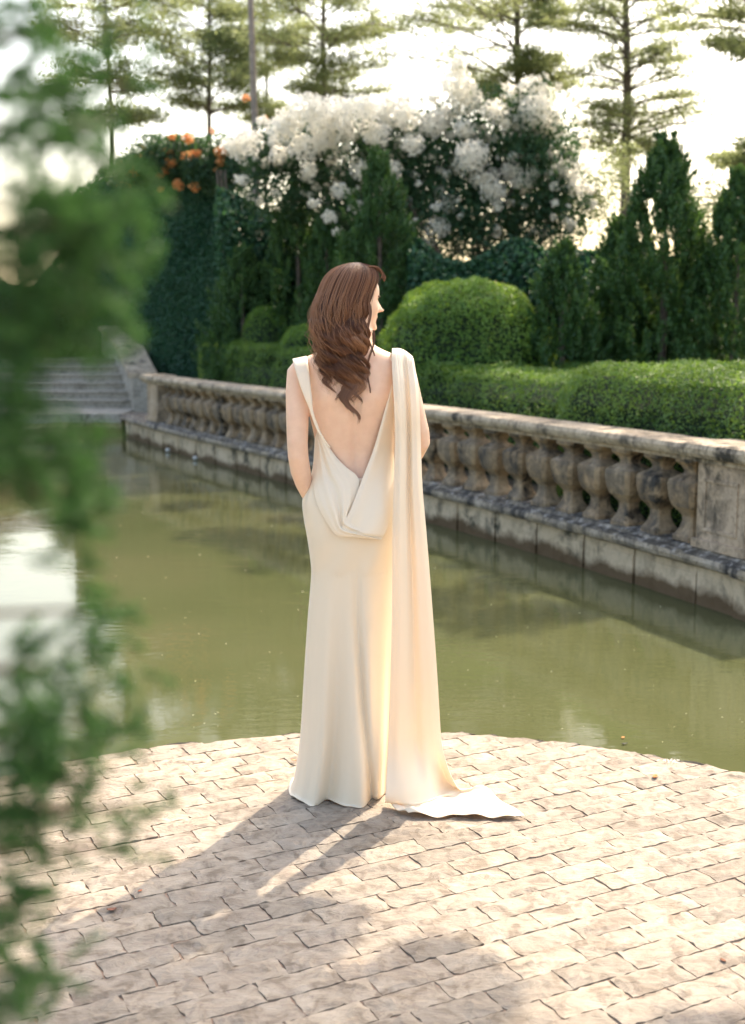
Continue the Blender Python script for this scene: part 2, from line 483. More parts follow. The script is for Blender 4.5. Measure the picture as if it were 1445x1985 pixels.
for j in range(-27, 28):
    off = (.5 if j % 2 else 0) + rr.uniform(-.13, .13)
    for i in range(-14, 15):
        c = DC + e1 * ((i + off) * BL) + e2 * (j * BC)
        dz = abs(rr.normal()) * .0012; tx, ty = rr.normal() * .006, rr.normal() * .004; tz = rr.normal() * .006
        kv = rr.integers(0, 14); flip = rr.random() < .5
        d = np.linalg.norm(c - DC)
        corners = [c + e1 * a * BL / 2 + e2 * b * BC / 2 for a in (-1, 1) for b in (-1, 1)]
        far = max(np.linalg.norm(q - DC) for q in corners); near = min(np.linalg.norm(q - DC) for q in corners)
        if near > DR - .03: continue
        Vv, Ff, mev = variants[kv]
        rot = Matrix.Rotation(ALPHA + tz + (math.pi if flip else 0), 4, 'Z') @ Matrix.Rotation(tx, 4, 'X') @ Matrix.Rotation(ty, 4, 'Y')
        mat = Matrix.Translation((c[0], c[1], dz)) @ rot
        cut = far > DR - .004
        seen = in_view(*c)
        if cut or not seen:
            W = np.array([tuple(mat @ Vector(v)) for v in Vv])
            if cut:
                for q in W:
                    rel = q[:2] - DC; a = math.atan2(rel[1], rel[0]); r_ = np.hypot(*rel); lim = rim(a) - .0
                    if r_ > lim: q[:2] = DC + rel / r_ * lim
            if not seen:
                rest.add(W, Ff); continue
            me = mesh_py('brick', W, Ff); o = link('brick', me, M['brick'], terrace)
        else:
            o = link('brick', mev, None, terrace); o.matrix_local = mat
        nb += 1
ro = rest.build('brick_paving', M['brick'], terrace); ro['kind'] = 'stuff'
print('bricks', nb)

# ---- pond wall: retaining wall, ledge, balusters, rail
RAILZ = .765
bal = empty('balustrade', path(6, .2, 0)); tag(bal, 'weathered stone balustrade with blackened urn balusters along the pond', 'balustrade')
BINV = bal.matrix_basis.inverted()
def put(o, par):
    """parent while keeping world placement"""
    o.parent = par; o.matrix_parent_inverse = Matrix.Translation(par.location).inverted(); return o
S_END = SLEN - 2.55
S_R0 = s_at_px(1322, .7)        # rail thickens over the near post
rail_prof = [(.06, .637), (.06, .665), (.015, .675), (.0, .70), (-.005, .725), (.008, .755), (.03, RAILZ), (.36, RAILZ), (.385, .745), (.385, .70), (.35, .675), (.31, .665), (.31, .637)]
def jitter(V, a): return [np.array(v) + rng.normal(size=3) * a for v in V]
# rail in cast lengths
cuts = [S_R0 - .02, S_R0 + 2.35, S_R0 + 4.7, S_R0 + 7.1, S_R0 + 9.5, S_END]
for a, b in zip(cuts[:-1], cuts[1:]):
    Vq, Fq = sweep(rail_prof, a + .004, b - .004, .18); put(link('rail', mesh_py('rail', jitter(Vq, .0012), Fq), M['rail']), bal)
thick = [(n - .02 if n < .1 else n + .02, z + (.012 if z > .7 else -.0)) for n, z in rail_prof]
Vq, Fq = sweep(thick, .05, S_R0 - .024, .15); put(link('rail', mesh_py('rail', jitter(Vq, .0012), Fq), M['rail']), bal)
Vq, Fq = sweep(thick, S_END + .004, S_END + .75, .15); put(link('rail', mesh_py('rail', jitter(Vq, .0012), Fq), M['rail']), bal)
ledge_prof = [(-.005, -.075), (-.035, -.06), (-.045, -.03), (-.035, .0), (-.01, .015), (.03, .022), (.055, .045), (.37, .06), (.42, .02), (.44, -.075)]
for a, b in ((.30, 3.0), (3.0, 5.9), (5.9, 8.8), (8.8, 11.6), (11.6, SLEN - .35)):
    Vq, Fq = sweep(ledge_prof, a + .003, b - .003, .12); put(link('ledge', mesh_py('ledge', jitter(Vq, .0025), Fq), M['ledge']), bal)
wide = [(n - .035 if n < .1 else n, z) for n, z in ledge_prof]
Vq, Fq = sweep(wide, -.0, .297, .1); put(link('ledge', mesh_py('ledge', jitter(Vq, .002), Fq), M['ledge']), bal)
# posts with sunk panels
def post(s0, s1):
    o = MB(); sm = (s0 + s1) / 2; c = path(sm, .185, 0); a = path_ang(sm); L = abs(s1 - s0)
    o.box((c[0], c[1], .0455 + .03), (L + .05, .30, .06), a)
    o.box((c[0], c[1], .37), (L, .25, .53), a)
    ob = put(o.build('post', M['stone']), bal)
    nrm = path(sm, 0, 0) - path(sm, .185, 0); nrm /= np.linalg.norm(nrm); t = np.array([-nrm[1], nrm[0], 0])
    f = MB(); fc = c + nrm * .1285
    w, h = L * .66, .34
    for dx, dz, ww, hh in ((0, h / 2, w + .03, .022), (0, -h / 2, w + .03, .022)):
        q = fc + t * dx; f.box((q[0], q[1], .35 + dz), (ww, .014, hh), a)
    for dx in (-w / 2, w / 2):
        q = fc + t * dx; f.box((q[0], q[1], .35), (.022, .013, h - .024), a)
    fo = f.build('panel_moulding', M['stone']); fo.parent = ob
    return ob
S_P0 = s_at_px(1352, .35, .06); S_P1 = s_at_px(1447, .35, .06)
post(min(S_P0, S_P1), max(S_P0, S_P1))
post(S_END - .02, S_END + .56)
# balusters: squat square urns with chamfered corners
prof = [(.108, .045), (.108, .078), (.092, .10), (.072, .135), (.060, .18), (.060, .220), (.082, .25), (.118, .29), (.136, .34), (.146, .40), (.149, .445), (.143, .475), (.095, .505), (.062, .525), (.058, .545), (.076, .580), (.104, .603), (.112, .612), (.112, .640)]
V = []; Fc = []
for h, z in prof:
    ch = h * .80
    for x, y in ((ch, h), (-ch, h), (-h, ch), (-h, -ch), (-ch, -h), (ch, -h), (h, -ch), (h, ch)): V.append((x, y, z))
for i in range(len(prof) - 1):
    for k in range(8): Fc.append((i * 8 + k, i * 8 + (k + 1) % 8, (i + 1) * 8 + (k + 1) % 8, (i + 1) * 8 + k))
Fc.append(tuple(range(7, -1, -1))); Fc.append(tuple((len(prof) - 1) * 8 + k for k in range(8)))
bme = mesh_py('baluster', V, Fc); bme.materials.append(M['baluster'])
s = max(S_P0, S_P1) + .20
while s < S_END - .2:
    c = path(s, .185, rng.normal() * .003)
    o = bpy.data.objects.new('baluster', bme); COL.objects.link(o); o.location = c; o.rotation_euler = (rng.normal() * .012, rng.normal() * .012, path_ang(s) + rng.normal() * .025)
    put(o, bal); s += .383

wallo = empty('retaining_wall', path(6, .2, -.4)); tag(wallo, 'stained cream panelled wall rising from the pond under the balustrade', 'wall')
Vq, Fq = sweep([(.07, -1.0), (.07, -.0755), (.40, -.0755), (.40, -1.0)], .02, SLEN - .3, .3)
put(link('backing', mesh_py('backing', Vq, Fq), M['wall']), wallo)
edges = [s_at_px(q, -.2, .03) for q in (1232, 1131, 1042, 962, 889)]
step = .80
lst = [edges[0] - step * .93] + edges
while lst[-1] < SLEN - 1.2: lst.append(lst[-1] + step)
for a, b in zip(lst[:-1], lst[1:]):
    Vq, Fq = sweep([(.03, -.9), (.03, -.0775), (.069, -.0775), (.069, -.9)], a + .011, b - .011, .25)
    po = put(link('wall_panel', mesh_py('wall_panel', Vq, Fq), M['wall']), wallo)
    L = b - a
    Vq, Fq = sweep([(.021, -.9), (.021, -.135), (.0295, -.135), (.0295, -.9)], a + .013, a + L * .68, .25)
    so = link('raised_panel', mesh_py('raised_panel', Vq, Fq), M['wall']); so.parent = po
Vq, Fq = sweep([(.0, -1.0), (.0, -.078), (.40, -.078), (.40, -1.0)], -.02, max(.05, lst[0] - .42), .2)
put(link('corner_pier', mesh_py('corner_pier', Vq, Fq), M['wall']), wallo)
Vq, Fq = sweep([(.024, -1.0), (.024, -.078), (.069, -.078), (.069, -1.0)], max(.05, lst[0] - .42) + .003, lst[0] - .0, .2)
put(link('wall_panel', mesh_py('wall_panel', Vq, Fq), M['wall']), wallo)
# return of the wall beyond the near corner
c0 = path(0, .40, 0); d = path(0, 1.4, 0) - path(0, .4, 0); o = MB(); a = math.atan2(d[1], d[0])
q = c0 + d * 3; tt = path(.2, .4, 0) - path(0, .4, 0); tt /= np.linalg.norm(tt); q = q + tt * .2
o.box((q[0], q[1], -.54), (6, .4, .92), a); put(o.build('return_wall', M['wall']), wallo)
o = MB(); o.box((q[0], q[1], -.03), (6, .46, .09), a); put(o.build('return_coping', M['ledge']), wallo)

# ---- landing and steps at the far left corner of the pond
LY = 22.1
lo = MB(); lo.box((-9.45, LY + .85, -.05), (9.96, 1.7, .10)); tag(lo.build('landing', M['step']), kind='structure')
wl = empty('landing_wall', (-9, LY, -.4)); tag(wl, 'low dark stone wall under the landing at the foot of the steps', 'wall')
o = MB(); o.box((-9.45, LY + .26, -.55), (9.9, .4, .88)); put(o.build('wall_face', M['wall']), wl)
o = MB(); o.box((-9.45, LY + .02, -.065 - .05), (9.92, .07, .10)); put(o.build('coping', M['step']), wl)
st = empty('garden_steps', (-7.5, 24, 0)); tag(st, 'grey stone garden steps climbing from the landing at far left', 'steps')
for k in range(6):
    xr = -4.50 - .13 * k
    o = MB(); w = 5.2
    o.box((xr - w / 2, LY + 1.70 + .36 * k + .30, .0 + .075 + .15 * k - .02), (w, .60, .15 - .03))
    so = put(o.build('step', M['step']), st)
    o2 = MB(); o2.box((xr - w / 2, LY + 1.70 + .36 * k + .28, .15 * (k + 1) - .0175), (w + .01, .64, .035)); no = o2.build('tread', M['step']); no.parent = so
fl = empty('stair_flank_wall', (-4.6, 24, 0)); tag(fl, 'pale sloping stone flank wall beside the garden steps', 'wall')
A = [(-4.22, 22.9, .0), (-4.32, 23.4, .52), (-4.50, 24.0, .72), (-4.85, 25.0, 1.05), (-5.25, 26.0, 1.30), (-5.6, 26.8, 1.45)]
Vv = []; Ff = []
for x, y, z in A:
    z = max(z, .60)
    for dx, zz in ((-.20, -.3), (-.20, z), (.20, z), (.20, -.3)): Vv.append((x + dx, y, zz))
for i in range(len(A) - 1):
    for j in range(4): Ff.append((i * 4 + j, i * 4 + (j + 1) % 4, (i + 1) * 4 + (j + 1) % 4, (i + 1) * 4 + j))
Ff += [(3, 2, 1, 0), tuple((len(A) - 1) * 4 + j for j in range(4))]
put(link('wall_body', mesh_py('wall_body', Vv, Ff), M['step']), fl)
Vv = []
for x, y, z in A:
    z = max(z, .60)
    for dx, zz in ((-.27, z + .004), (-.27, z + .09), (.27, z + .09), (.27, z + .004)): Vv.append((x + dx, y, zz))
put(link('coping', mesh_py('coping', Vv, Ff), M['rail']), fl)
# ================================================================== PERSON
Y0 = 4.03
def skin_mat():
    m, nt, bs = nmat('skin')
    gc = N(nt, 'ShaderNodeNewGeometry'); n1 = noise(nt, 30, 4, .6, gc.outputs['Position'])
    r1 = ramp(nt, [(.3, (.76, .49, .345)), (.7, (.82, .55, .395))]); nt.links.new(n1.outputs[0], r1.inputs[0])
    nt.links.new(r1.outputs[0], bs.inputs['Base Color'])
    bs.inputs['Roughness'].default_value = .48
    bs.inputs['Specular IOR Level'].default_value = .35
    bs.inputs['Subsurface Weight'].default_value = .18
    bs.inputs['Subsurface Radius'].default_value = (1.0, .35, .18)
    bs.inputs['Subsurface Scale'].default_value = .012
    return m
M['skin'] = skin_mat()
def silk_mat():
    m, nt, bs = nmat('cream_silk_crepe')
    bs.inputs['Base Color'].default_value = (.95, .83, .655, 1)
    bs.inputs['Roughness'].default_value = .38
    bs.inputs['Specular IOR Level'].default_value = .45
    bs.inputs['Sheen Weight'].default_value = .25
    bs.inputs['Sheen Roughness'].default_value = .4
    gc = N(nt, 'ShaderNodeNewGeometry')
    n0 = noise(nt, 900, 2, .5, gc.outputs['Position']); b0 = bump(nt, n0.outputs[0], .08, .0004, bs)
    tr = N(nt, 'ShaderNodeBsdfTranslucent'); tr.inputs['Color'].default_value = (.90, .71, .49, 1)
    ms = N(nt, 'ShaderNodeMixShader'); ms.inputs[0].default_value = .22
    nt.links.new(bs.outputs[0], ms.inputs[1]); nt.links.new(tr.outputs[0], ms.inputs[2])
    nt.links.new(ms.outputs[0], nt.nodes['Material Output'].inputs[0])
    return m
M['silk'] = silk_mat()
def hair_mat():
    m, nt, bs = nmat('brown_hair')
    at = N(nt, 'ShaderNodeAttribute', attribute_name='tint')
    rp = ramp(nt, [(0, (.085, .034, .019)), (.5, (.225, .096, .050)), (1, (.46, .235, .125))]); nt.links.new(at.outputs['Fac'], rp.inputs[0])
    nt.links.new(rp.outputs[0], bs.inputs['Base Color'])
    bs.inputs['Roughness'].default_value = .38
    bs.inputs['Specular IOR Level'].default_value = .5
    tr = N(nt, 'ShaderNodeBsdfTranslucent'); tr.inputs['Color'].default_value = (.42, .20, .09, 1)
    ms = N(nt, 'ShaderNodeMixShader'); ms.inputs[0].default_value = .22
    nt.links.new(bs.outputs[0], ms.inputs[1]); nt.links.new(tr.outputs[0], ms.inputs[2])
    nt.links.new(ms.outputs[0], nt.nodes['Material Output'].inputs[0])
    return m
M['hair'] = hair_mat()

person = empty('person', (-.08, Y0, 0))
tag(person, 'person in a backless cream gown seen from behind on the round terrace', 'person')

def zrow(py, y=Y0): return P(700, py, y)[2]
def xrow(px, py, y=Y0): return P(px, py, y)[0]

# ---- body: closed lofts fused into one skin by a voxel remesh
body = MB()
def loft(rows, n=40, ex=2.2):
    """rows: (cx, cy, z, half width, half depth back, half depth front)"""
    V = []; Fc = []
    for cx, cy, z, a, db, df in rows:
        for k in range(n):
            t = 2 * math.pi * k / n; c, s = math.cos(t), math.sin(t)
            x = math.copysign(abs(c) ** (2 / ex), c) * a; yy = math.copysign(abs(s) ** (2 / ex), s)
            V.append((cx + x, cy + (yy * df if yy > 0 else yy * db), z))
    for i in range(len(rows) - 1):
        for k in range(n): Fc.append((i * n + k, i * n + (k + 1) % n, (i + 1) * n + (k + 1) % n, (i + 1) * n + k))
    Fc.append(tuple(range(n - 1, -1, -1))); Fc.append(tuple((len(rows) - 1) * n + k for k in range(n)))
    return V, Fc
T = [  # py, cx px, half width px, back, front, cy offset
    (640, 694, 30, .052, .050, .012), (655, 691, 31, .052, .052, .008), (668, 688, 38, .054, .055, .004), (680, 686, 62, .058, .060, .0), (690, 685, 88, .063, .066, -.004),
    (702, 684, 103, .072, .080, -.006), (720, 684, 108, .083, .095, -.004), (745, 683, 104, .094, .115, 0), (775, 683, 94, .098, .135, 0),
    (810, 683, 83, .094, .135, .004), (845, 684, 76, .086, .115, .008), (878, 684.5, 72, .080, .10, .010), (915, 684, 75, .086, .10, .006),
    (955, 683, 83, .105, .10, 0), (1000, 682, 84, .118, .10, 0), (1045, 683, 79, .118, .10, .0), (1090, 684, 72, .104, .10, .0), (1140, 682, 66, .090, .10, 0)]
rows = []
for py, cx, hw, db, df, oy in T:
    rows.append((xrow(cx, py), Y0 + oy, zrow(py), hw * Y0 / 2425, db, df))
def refine(rows, k=3):
    rows = np.array(rows); out = []
    idx = np.arange(len(rows)); 
    for q in np.linspace(0, len(rows) - 1, (len(rows) - 1) * k + 1):
        out.append([smooth_interp(q, idx, rows[:, c]) for c in range(rows.shape[1])])
    return out
V, Fc = loft(refine(rows)[::-1]); body.add(V, Fc)
# spine furrow and shoulder blades are pressed in after the remesh
# legs
for sx in (-1, 1):
    c = np.array([xrow(680, 1140) + sx * .06, Y0, 0])
    pts = [c + (0, 0, zrow(1110)), c + (0, 0, .48), c + (sx * -.01, -.01, .30), c + (sx * -.015, -.015, .14), c + (sx * -.015, .0, .085)]
    body.tube(pts, [.060, .050, .046, .034, .034], 16)
    body.tube([c + (sx * -.015, -.03, .09), c + (sx * -.012, .05, .055), c + (sx * -.008, .14, .02), c + (sx * -.005, .19, .02)], [.034, .036, .03, .018], 12)
# arms
def wp(px, py, y): return P(px, py, y)
la = [wp(592, 712, 4.03), wp(579, 724, 4.03), wp(577, 760, 4.01), wp(577, 810, 3.985), wp(577, 858, 3.972), wp(578.5, 885, 3.972), wp(583, 912, 3.985), wp(590, 938, 4.0), wp(600, 962, 4.02), wp(612, 985, 4.05)]
lr = [.040, .0385, .0385, .037, .034, .0335, .0330, .0285, .0235, .024]
body.tube(la, lr, 20)
ra = [wp(772, 708, 4.03), wp(783, 718, 4.03), wp(791, 755, 4.015), wp(802, 800, 4.0), wp(812, 838, 3.995), wp(814, 856, 4.00), wp(804, 876, 4.05), wp(782, 893, 4.12), wp(757, 898, 4.18), wp(742, 898, 4.20)]
rr_ = [.040, .0385, .0385, .037, .035, .0345, .0335, .031, .025, .023]
body.tube(ra, rr_, 20)
# right hand laid in front of the waist, left hand in the pocket
def hand(base, d, up, nrm, s=1.0):
    d, up, nrm = [np.array(v, float) / np.linalg.norm(v) for v in (d, up, nrm)]
    b = np.array(base)
    body.tube([b - d * .01, b + d * .035, b + d * .075], [.022 * s, .027 * s, .026 * s], 12)
    for k, (o, L) in enumerate(((.027, .070), (.009, .080), (-.010, .074), (-.027, .058))):
        r0 = b + d * .07 + up * o
        body.tube([r0, r0 + d * L * .45 - nrm * .003, r0 + d * L * .78 - nrm * .014, r0 + d * L - nrm * .028], [.0095, .009, .008, .0065], 8)
    r0 = b + d * .02 + up * .024
    body.tube([r0, r0 + d * .03 + up * .022 - nrm * .01, r0 + d * .062 + up * .026 - nrm * .016], [.0115, .010, .0075], 8)
hand(wp(742, 898, 4.20), (-1, .12, -.1), (0, 0, 1), (0, 1, 0))
hand(wp(612, 985, 4.05), (.55, .35, -1), (1, 0, .4), (-.3, 1, 0), .85)
# head: face turned to the right and a little away, chin lowered
HP = dict(ch=640, top=520)
HH = zrow(HP['top']) - zrow(HP['ch'])
YAW, TILT = R(64), R(-6)      # from +Y towards +X
ts = np.array([0, .04, .10, .18, .26, .34, .42, .50, .58, .66, .76, .86, .94, .985, 1.0])
front = [.058, .078, .083, .080, .083, .086, .086, .087, .087, .091, .088, .076, .054, .026, .004]
back = [.016, .024, .034, .046, .058, .066, .073, .078, .080, .080, .076, .066, .046, .022, .003]
width = [.026, .038, .048, .056, .062, .066, .069, .071, .073, .075, .074, .066, .047, .023, .003]
V = []; Fc = []; nh, nk = 60, 72
fdir = np.array([math.sin(YAW), math.cos(YAW), 0]); ldir = np.array([math.cos(YAW), -math.sin(YAW), 0])
HA = np.array([xrow(683, 590), Y0 + .012, 0])
def headpt(t, th):
    f = smooth_interp(t, ts, front); b = smooth_interp(t, ts, back); w = smooth_interp(t, ts, width)
    c, s = math.cos(th), math.sin(th)
    fw = c * (f if c > 0 else b); la_ = s * w
    # features on the front
    a = th if th < math.pi else th - 2 * math.pi
    g = lambda t0, st, a0, sa: math.exp(-((t - t0) / st) ** 2) * math.exp(-((a - a0) / sa) ** 2)
    d = .0
    d += .026 * g(.375, .035, 0, .17) + .017 * g(.43, .055, 0, .14) + .008 * g(.50, .06, 0, .13)     # nose
    d -= .010 * (g(.505, .045, .38, .20) + g(.505, .045, -.38, .20))                                   # eye sockets
    d += .005 * g(.59, .03, 0, .5)
    d += .008 * g(.265, .022, 0, .30) + .0055 * g(.205, .022, 0, .26)                                   # lips
    d -= .004 * g(.235, .010, 0, .3)
    d += .007 * g(.07, .05, 0, .35)                                                                    # chin
    d += .004 * (g(.40, .09, .75, .3) + g(.40, .09, -.75, .3))                                         # cheeks
    fw += d * c; la_ += d * s
    z = t * HH
    # tilt
    q = HA + fdir * (fw * math.cos(TILT) - (z - HH * .3) * math.sin(TILT) * .0) + ldir * la_
    return np.array([q[0], q[1], zrow(HP['ch']) + z + fw * math.sin(TILT)])
for i in range(nh + 1):
    t = i / nh
    for k in range(nk): V.append(headpt(t, 2 * math.pi * k / nk))
for i in range(nh):
    for k in range(nk): Fc.append((i * nk + k, i * nk + (k + 1) % nk, (i + 1) * nk + (k + 1) % nk, (i + 1) * nk + k))
Fc.append(tuple(range(nk - 1, -1, -1))); Fc.append(tuple(nh * nk + k for k in range(nk)))
body.add(V, Fc)
# neck tilts from torso up into the skull
body.tube([wp(688, 672, Y0 + .005), wp(690, 650, Y0 + .008), wp(692, 620, Y0 + .012)], [.054, .050, .050], 24)
bo = body.build('body', M['skin'], None, True)
md = bo.modifiers.new('fuse', 'REMESH'); md.mode = 'VOXEL'; md.voxel_size = .0042; md.use_smooth_shade = True
ms_ = bo.modifiers.new('soften', 'SMOOTH'); ms_.factor = .5; ms_.iterations = 5
dg = bpy.context.evaluated_depsgraph_get()
bm2 = bpy.data.meshes.new_from_object(bo.evaluated_get(dg))
bo.modifiers.clear(); old = bo.data; bo.data = bm2; bpy.data.meshes.remove(old)
# spine furrow and shoulder blades
co = np.empty(len(bm2.vertices) * 3, dtype=np.float32); bm2.vertices.foreach_get('co', co); co = co.reshape(-1, 3)
isb = (co[:, 1] < Y0 + .01) & (co[:, 2] < zrow(690)) & (co[:, 2] > zrow(930))
def gz(v, m, s): return np.exp(-((v - m) / s) ** 2)
xs_ = xrow(690, 800)
dd = .011 * gz(co[:, 0], xs_, .018) * (1 - gz(co[:, 2], zrow(700), .05)) * np.clip((zrow(690) - co[:, 2]) / .06, 0, 1)
dd -= .012 * gz(co[:, 0], xs_ - .085, .035) * gz(co[:, 2], zrow(760), .055) + .010 * gz(co[:, 0], xs_ + .08, .035) * gz(co[:, 2], zrow(758), .055)
co[isb, 1] += dd[isb].astype(np.float32)
bm2.vertices.foreach_set('co', co.ravel()); bm2.update()
for p in bm2.polygons: p.use_smooth = True
if not bm2.materials: bm2.materials.append(M['skin'])
put(bo, person)
# eye line, lash and brow on the visible side
for nm, t0, a0, a1, r0 in (('eyebrow', .585, .30, .62, .0026), ('eyelashes', .500, .26, .50, .0022)):
    for sg in (-1, 1):
        pts = []
        for k in range(7):
            a = sg * (a0 + (a1 - a0) * k / 6); q = headpt(t0 + .012 * math.sin(k / 6 * math.pi), a % (2 * math.pi))
            o_ = q - np.array([HA[0], HA[1], q[2]]); o_ /= np.linalg.norm(o_); pts.append(q + o_ * .0012)
        mb_ = MB(); mb_.tube(pts, [r0 * .5] + [r0] * 5 + [r0 * .3], 6); o = mb_.build(nm, M['hair']); o.parent = bo

# ---- gown
D = [  # py, left px, right px, back depth, front depth, centre y offset
    (700, 600, 768, .092, .12, 0), (745, 592, 772, .104, .135, 0), (790, 601, 768, .104, .150, 0), (830, 611, 765, .098, .142, .004), (870, 610.5, 764, .093, .125, .008), (915, 606, 766, .100, .12, .006),
    (965, 588.5, 772, .118, .12, 0), (1000, 590, 773, .130, .12, 0), (1040, 597, 771, .132, .12, 0), (1080, 603, 767, .122, .125, 0), (1110, 605, 764, .115, .13, 0),
    (1200, 598, 761, .115, .14, 0), (1320, 590, 759, .125, .16, .004), (1430, 583, 757, .135, .18, .008), (1500, 573, 754, .140, .19, .01), (1530, 565, 753, .146, .195, .012), (1547, 560, 753, .155, .20, .014)]
DP = [d[0] for d in D]
def dsec(py):
    l, r_, b, f, oy = [smooth_interp(py, DP, [d[k] for d in D]) for k in range(1, 6)]
    return l, r_, b, f, oy
EX = 2.25
Vneck_x = [596, 601, 606, 612, 620, 634, 650, 668, 688, 697, 704, 707, 716, 725, 736, 745, 752, 757, 762]
Vneck_y = [700, 760, 794, 812, 836, 860, 882, 902, 919, 923, 923, 915, 893, 868, 832, 800, 770, 735, 700]
def back_y(px, py, off=0.0):
    l, r_, b, f, oy = dsec(py); c, a = (l + r_) / 2, (r_ - l) / 2
    q = min(.9995, abs((px - c) / a)); return Y0 + oy - b * (1 - q ** EX) ** (1 / EX) - off
NT, NV = 260, 120
V = []; Fc = []
rsd = np.random.default_rng(3); ph = rsd.random(6) * 6.28
for k in range(NT):
    th = 2 * math.pi * k / NT; c, s = math.cos(th), math.sin(th)
    # start height of this column
    pt = 760.0
    for _ in range(6):
        l, r_, b, f, oy = dsec(pt); px = (l + r_) / 2 + (r_ - l) / 2 * math.copysign(abs(c) ** (2 / EX), c)
        if s < 0:
            pt = .5 * pt + .5 * interp(px, Vneck_x, Vneck_y)
    if s >= 0:
        w = min(1, s / .35); pt = pt if s < 0 else (1 - w) * interp((l + r_) / 2 + (r_ - l) / 2 * math.copysign(abs(c) ** (2 / EX), c), Vneck_x, Vneck_y) + w * 745
    for j in range(NV + 1):
        v = j / NV; py = pt + (1547 - pt) * v
        l, r_, b, f, oy = dsec(py)
        cx, a = (l + r_) / 2, (r_ - l) / 2
        x = math.copysign(abs(c) ** (2 / EX), c); y = math.copysign(abs(s) ** (2 / EX), s)
        low = max(0, (py - 1080) / 470); fold = 0
        if low > 0:
            A_ = .036 * low ** 1.2
            fold = A_ * (.55 * math.sin(5 * th + ph[0] + .4 * low) + .45 * math.sin(9 * th + ph[1]) + .25 * math.sin(14 * th + ph[2] - .8 * low))
            # one deep knife fold at the back, wandering right as it falls
            tf = interp(py, [1080, 1180, 1360, 1547], [693, 694, 706, 722]); dxp = (cx + a * x - tf)
            if s < 0:
                fold -= .036 * low ** .7 * math.exp(-(dxp / 7.5) ** 2) * (1.0)
                fold += .014 * low ** .7 * math.exp(-((dxp + 19) / 15.0) ** 2) + .010 * low ** .7 * math.exp(-((dxp - 17) / 12) ** 2)
            if s < 0: fold *= min(1, abs(s) / .35 + .25)
        up = math.exp(-((py - pt) / 18) ** 2)
        dep = b if y < 0 else f
        yy = Y0 + oy + y * dep + math.copysign(1, y) * abs(y) * fold
        # soft drag lines over hip
        if s < 0 and 900 < py < 1100: yy -= .0025 * math.sin(px * .0 + x * 9 + py * .05)
        pq = P(cx + a * x * (1 + .0), py, Y0)
        xx = pq[0]
        zz = P(cx, py, Y0)[2]
        # hem breaks on the stones
        V.append((xx, yy, max(zz, .006 + .004 * math.sin(7 * th))))
for k in range(NT):
    for j in range(NV):
        a = k * (NV + 1) + j; b = ((k + 1) % NT) * (NV + 1) + j
        Fc.append((a, a + 1, b + 1, b))
gown = put(link('gown', mesh_py('gown', V, Fc, True), M['silk']), person)
so = gown.modifiers.new('cloth', 'SOLIDIFY'); so.thickness = .0022; so.offset = 1
gown['label'] = 'long cream silk gown open in a deep V at the back'

# ---- cloth patches over the back: (u across, v down) between drawn edges
def curve_pts(pts, n):
    pts = np.array(pts, float); d = np.concatenate([[0], np.cumsum(np.linalg.norm(np.diff(pts[:, :2], axis=0), axis=1))])
    return np.array([[smooth_interp(q, d, pts[:, c]) for c in range(pts.shape[1])] for q in np.linspace(0, d[-1], n)])
def patch(name, Ledge, Redge, nu, nv, depth, mat, parent, thick=.002):
    A_, B_ = curve_pts(Ledge, nv + 1), curve_pts(Redge, nv + 1); V = []; Fc = []
    for j in range(nv + 1):
        for i in range(nu + 1):
            u, v = i / nu, j / nv; q = A_[j] * (1 - u) + B_[j] * u
            V.append(P(q[0], q[1], depth(u, v, q[0], q[1])))
    for j in range(nv):
        for i in range(nu):
            a = j * (nu + 1) + i; Fc.append((a, a + nu + 1, a + nu + 2, a + 1))
    o = link(name, mesh_py(name, V, Fc, True), mat); o.parent = parent
    if thick:
        m_ = o.modifiers.new('cloth', 'SOLIDIFY'); m_.thickness = thick; m_.offset = 0
    return o
def bump1(x, c, w): return math.exp(-((x - c) / w) ** 2)
# right back panel that folds over into the cowl
def d_cowl(u, v, px, py):
    base = back_y(px, min(py, 1100))
    off = .010 + .030 * max(0, (py - 860) / 180) ** 1.3
    off += .006 * math.sin(u * 7 + v * 3) * v
    edge = .012 * (1 - bump1(u, 0, .10)) - .012
    return base - off - edge * .6 + (.010 if v > .985 else 0)
patch('cowl', [(757, 684), (758, 735), (752, 772), (744, 803), (725, 869), (705, 922), (681, 985), (664, 1020), (655, 1037)],
      [(776, 684), (774, 735), (772, 803), (770, 869), (768, 930), (764, 975), (758, 1008), (748, 1032), (739, 1046)], 40, 90, d_cowl, M['silk'], gown)
# left back panel with its slanting pleats running into the cowl
def d_left(u, v, px, py):
    base = back_y(px, min(py, 1100))
    off = .006 + .030 * max(0, (py - 880) / 160) ** 1.3
    pl = .010 * v * (1 - .5 * v) * (math.sin(u * 16 + .5) + .6 * math.sin(u * 27 + 2))
    return base - off + pl + .012 * bump1(u, 1, .06)
patch('cowl_pleats', [(604, 795), (611, 825), (612, 870), (610, 905), (608, 945), (616, 980), (634, 1012), (654, 1038), (690, 1042), (739, 1046.5)],
      [(608, 796), (622, 838), (650, 883), (672, 906), (690, 920), (697, 935), (690, 968), (678, 998), (700, 1020), (741, 1044)], 44, 90, d_left, M['silk'], gown)
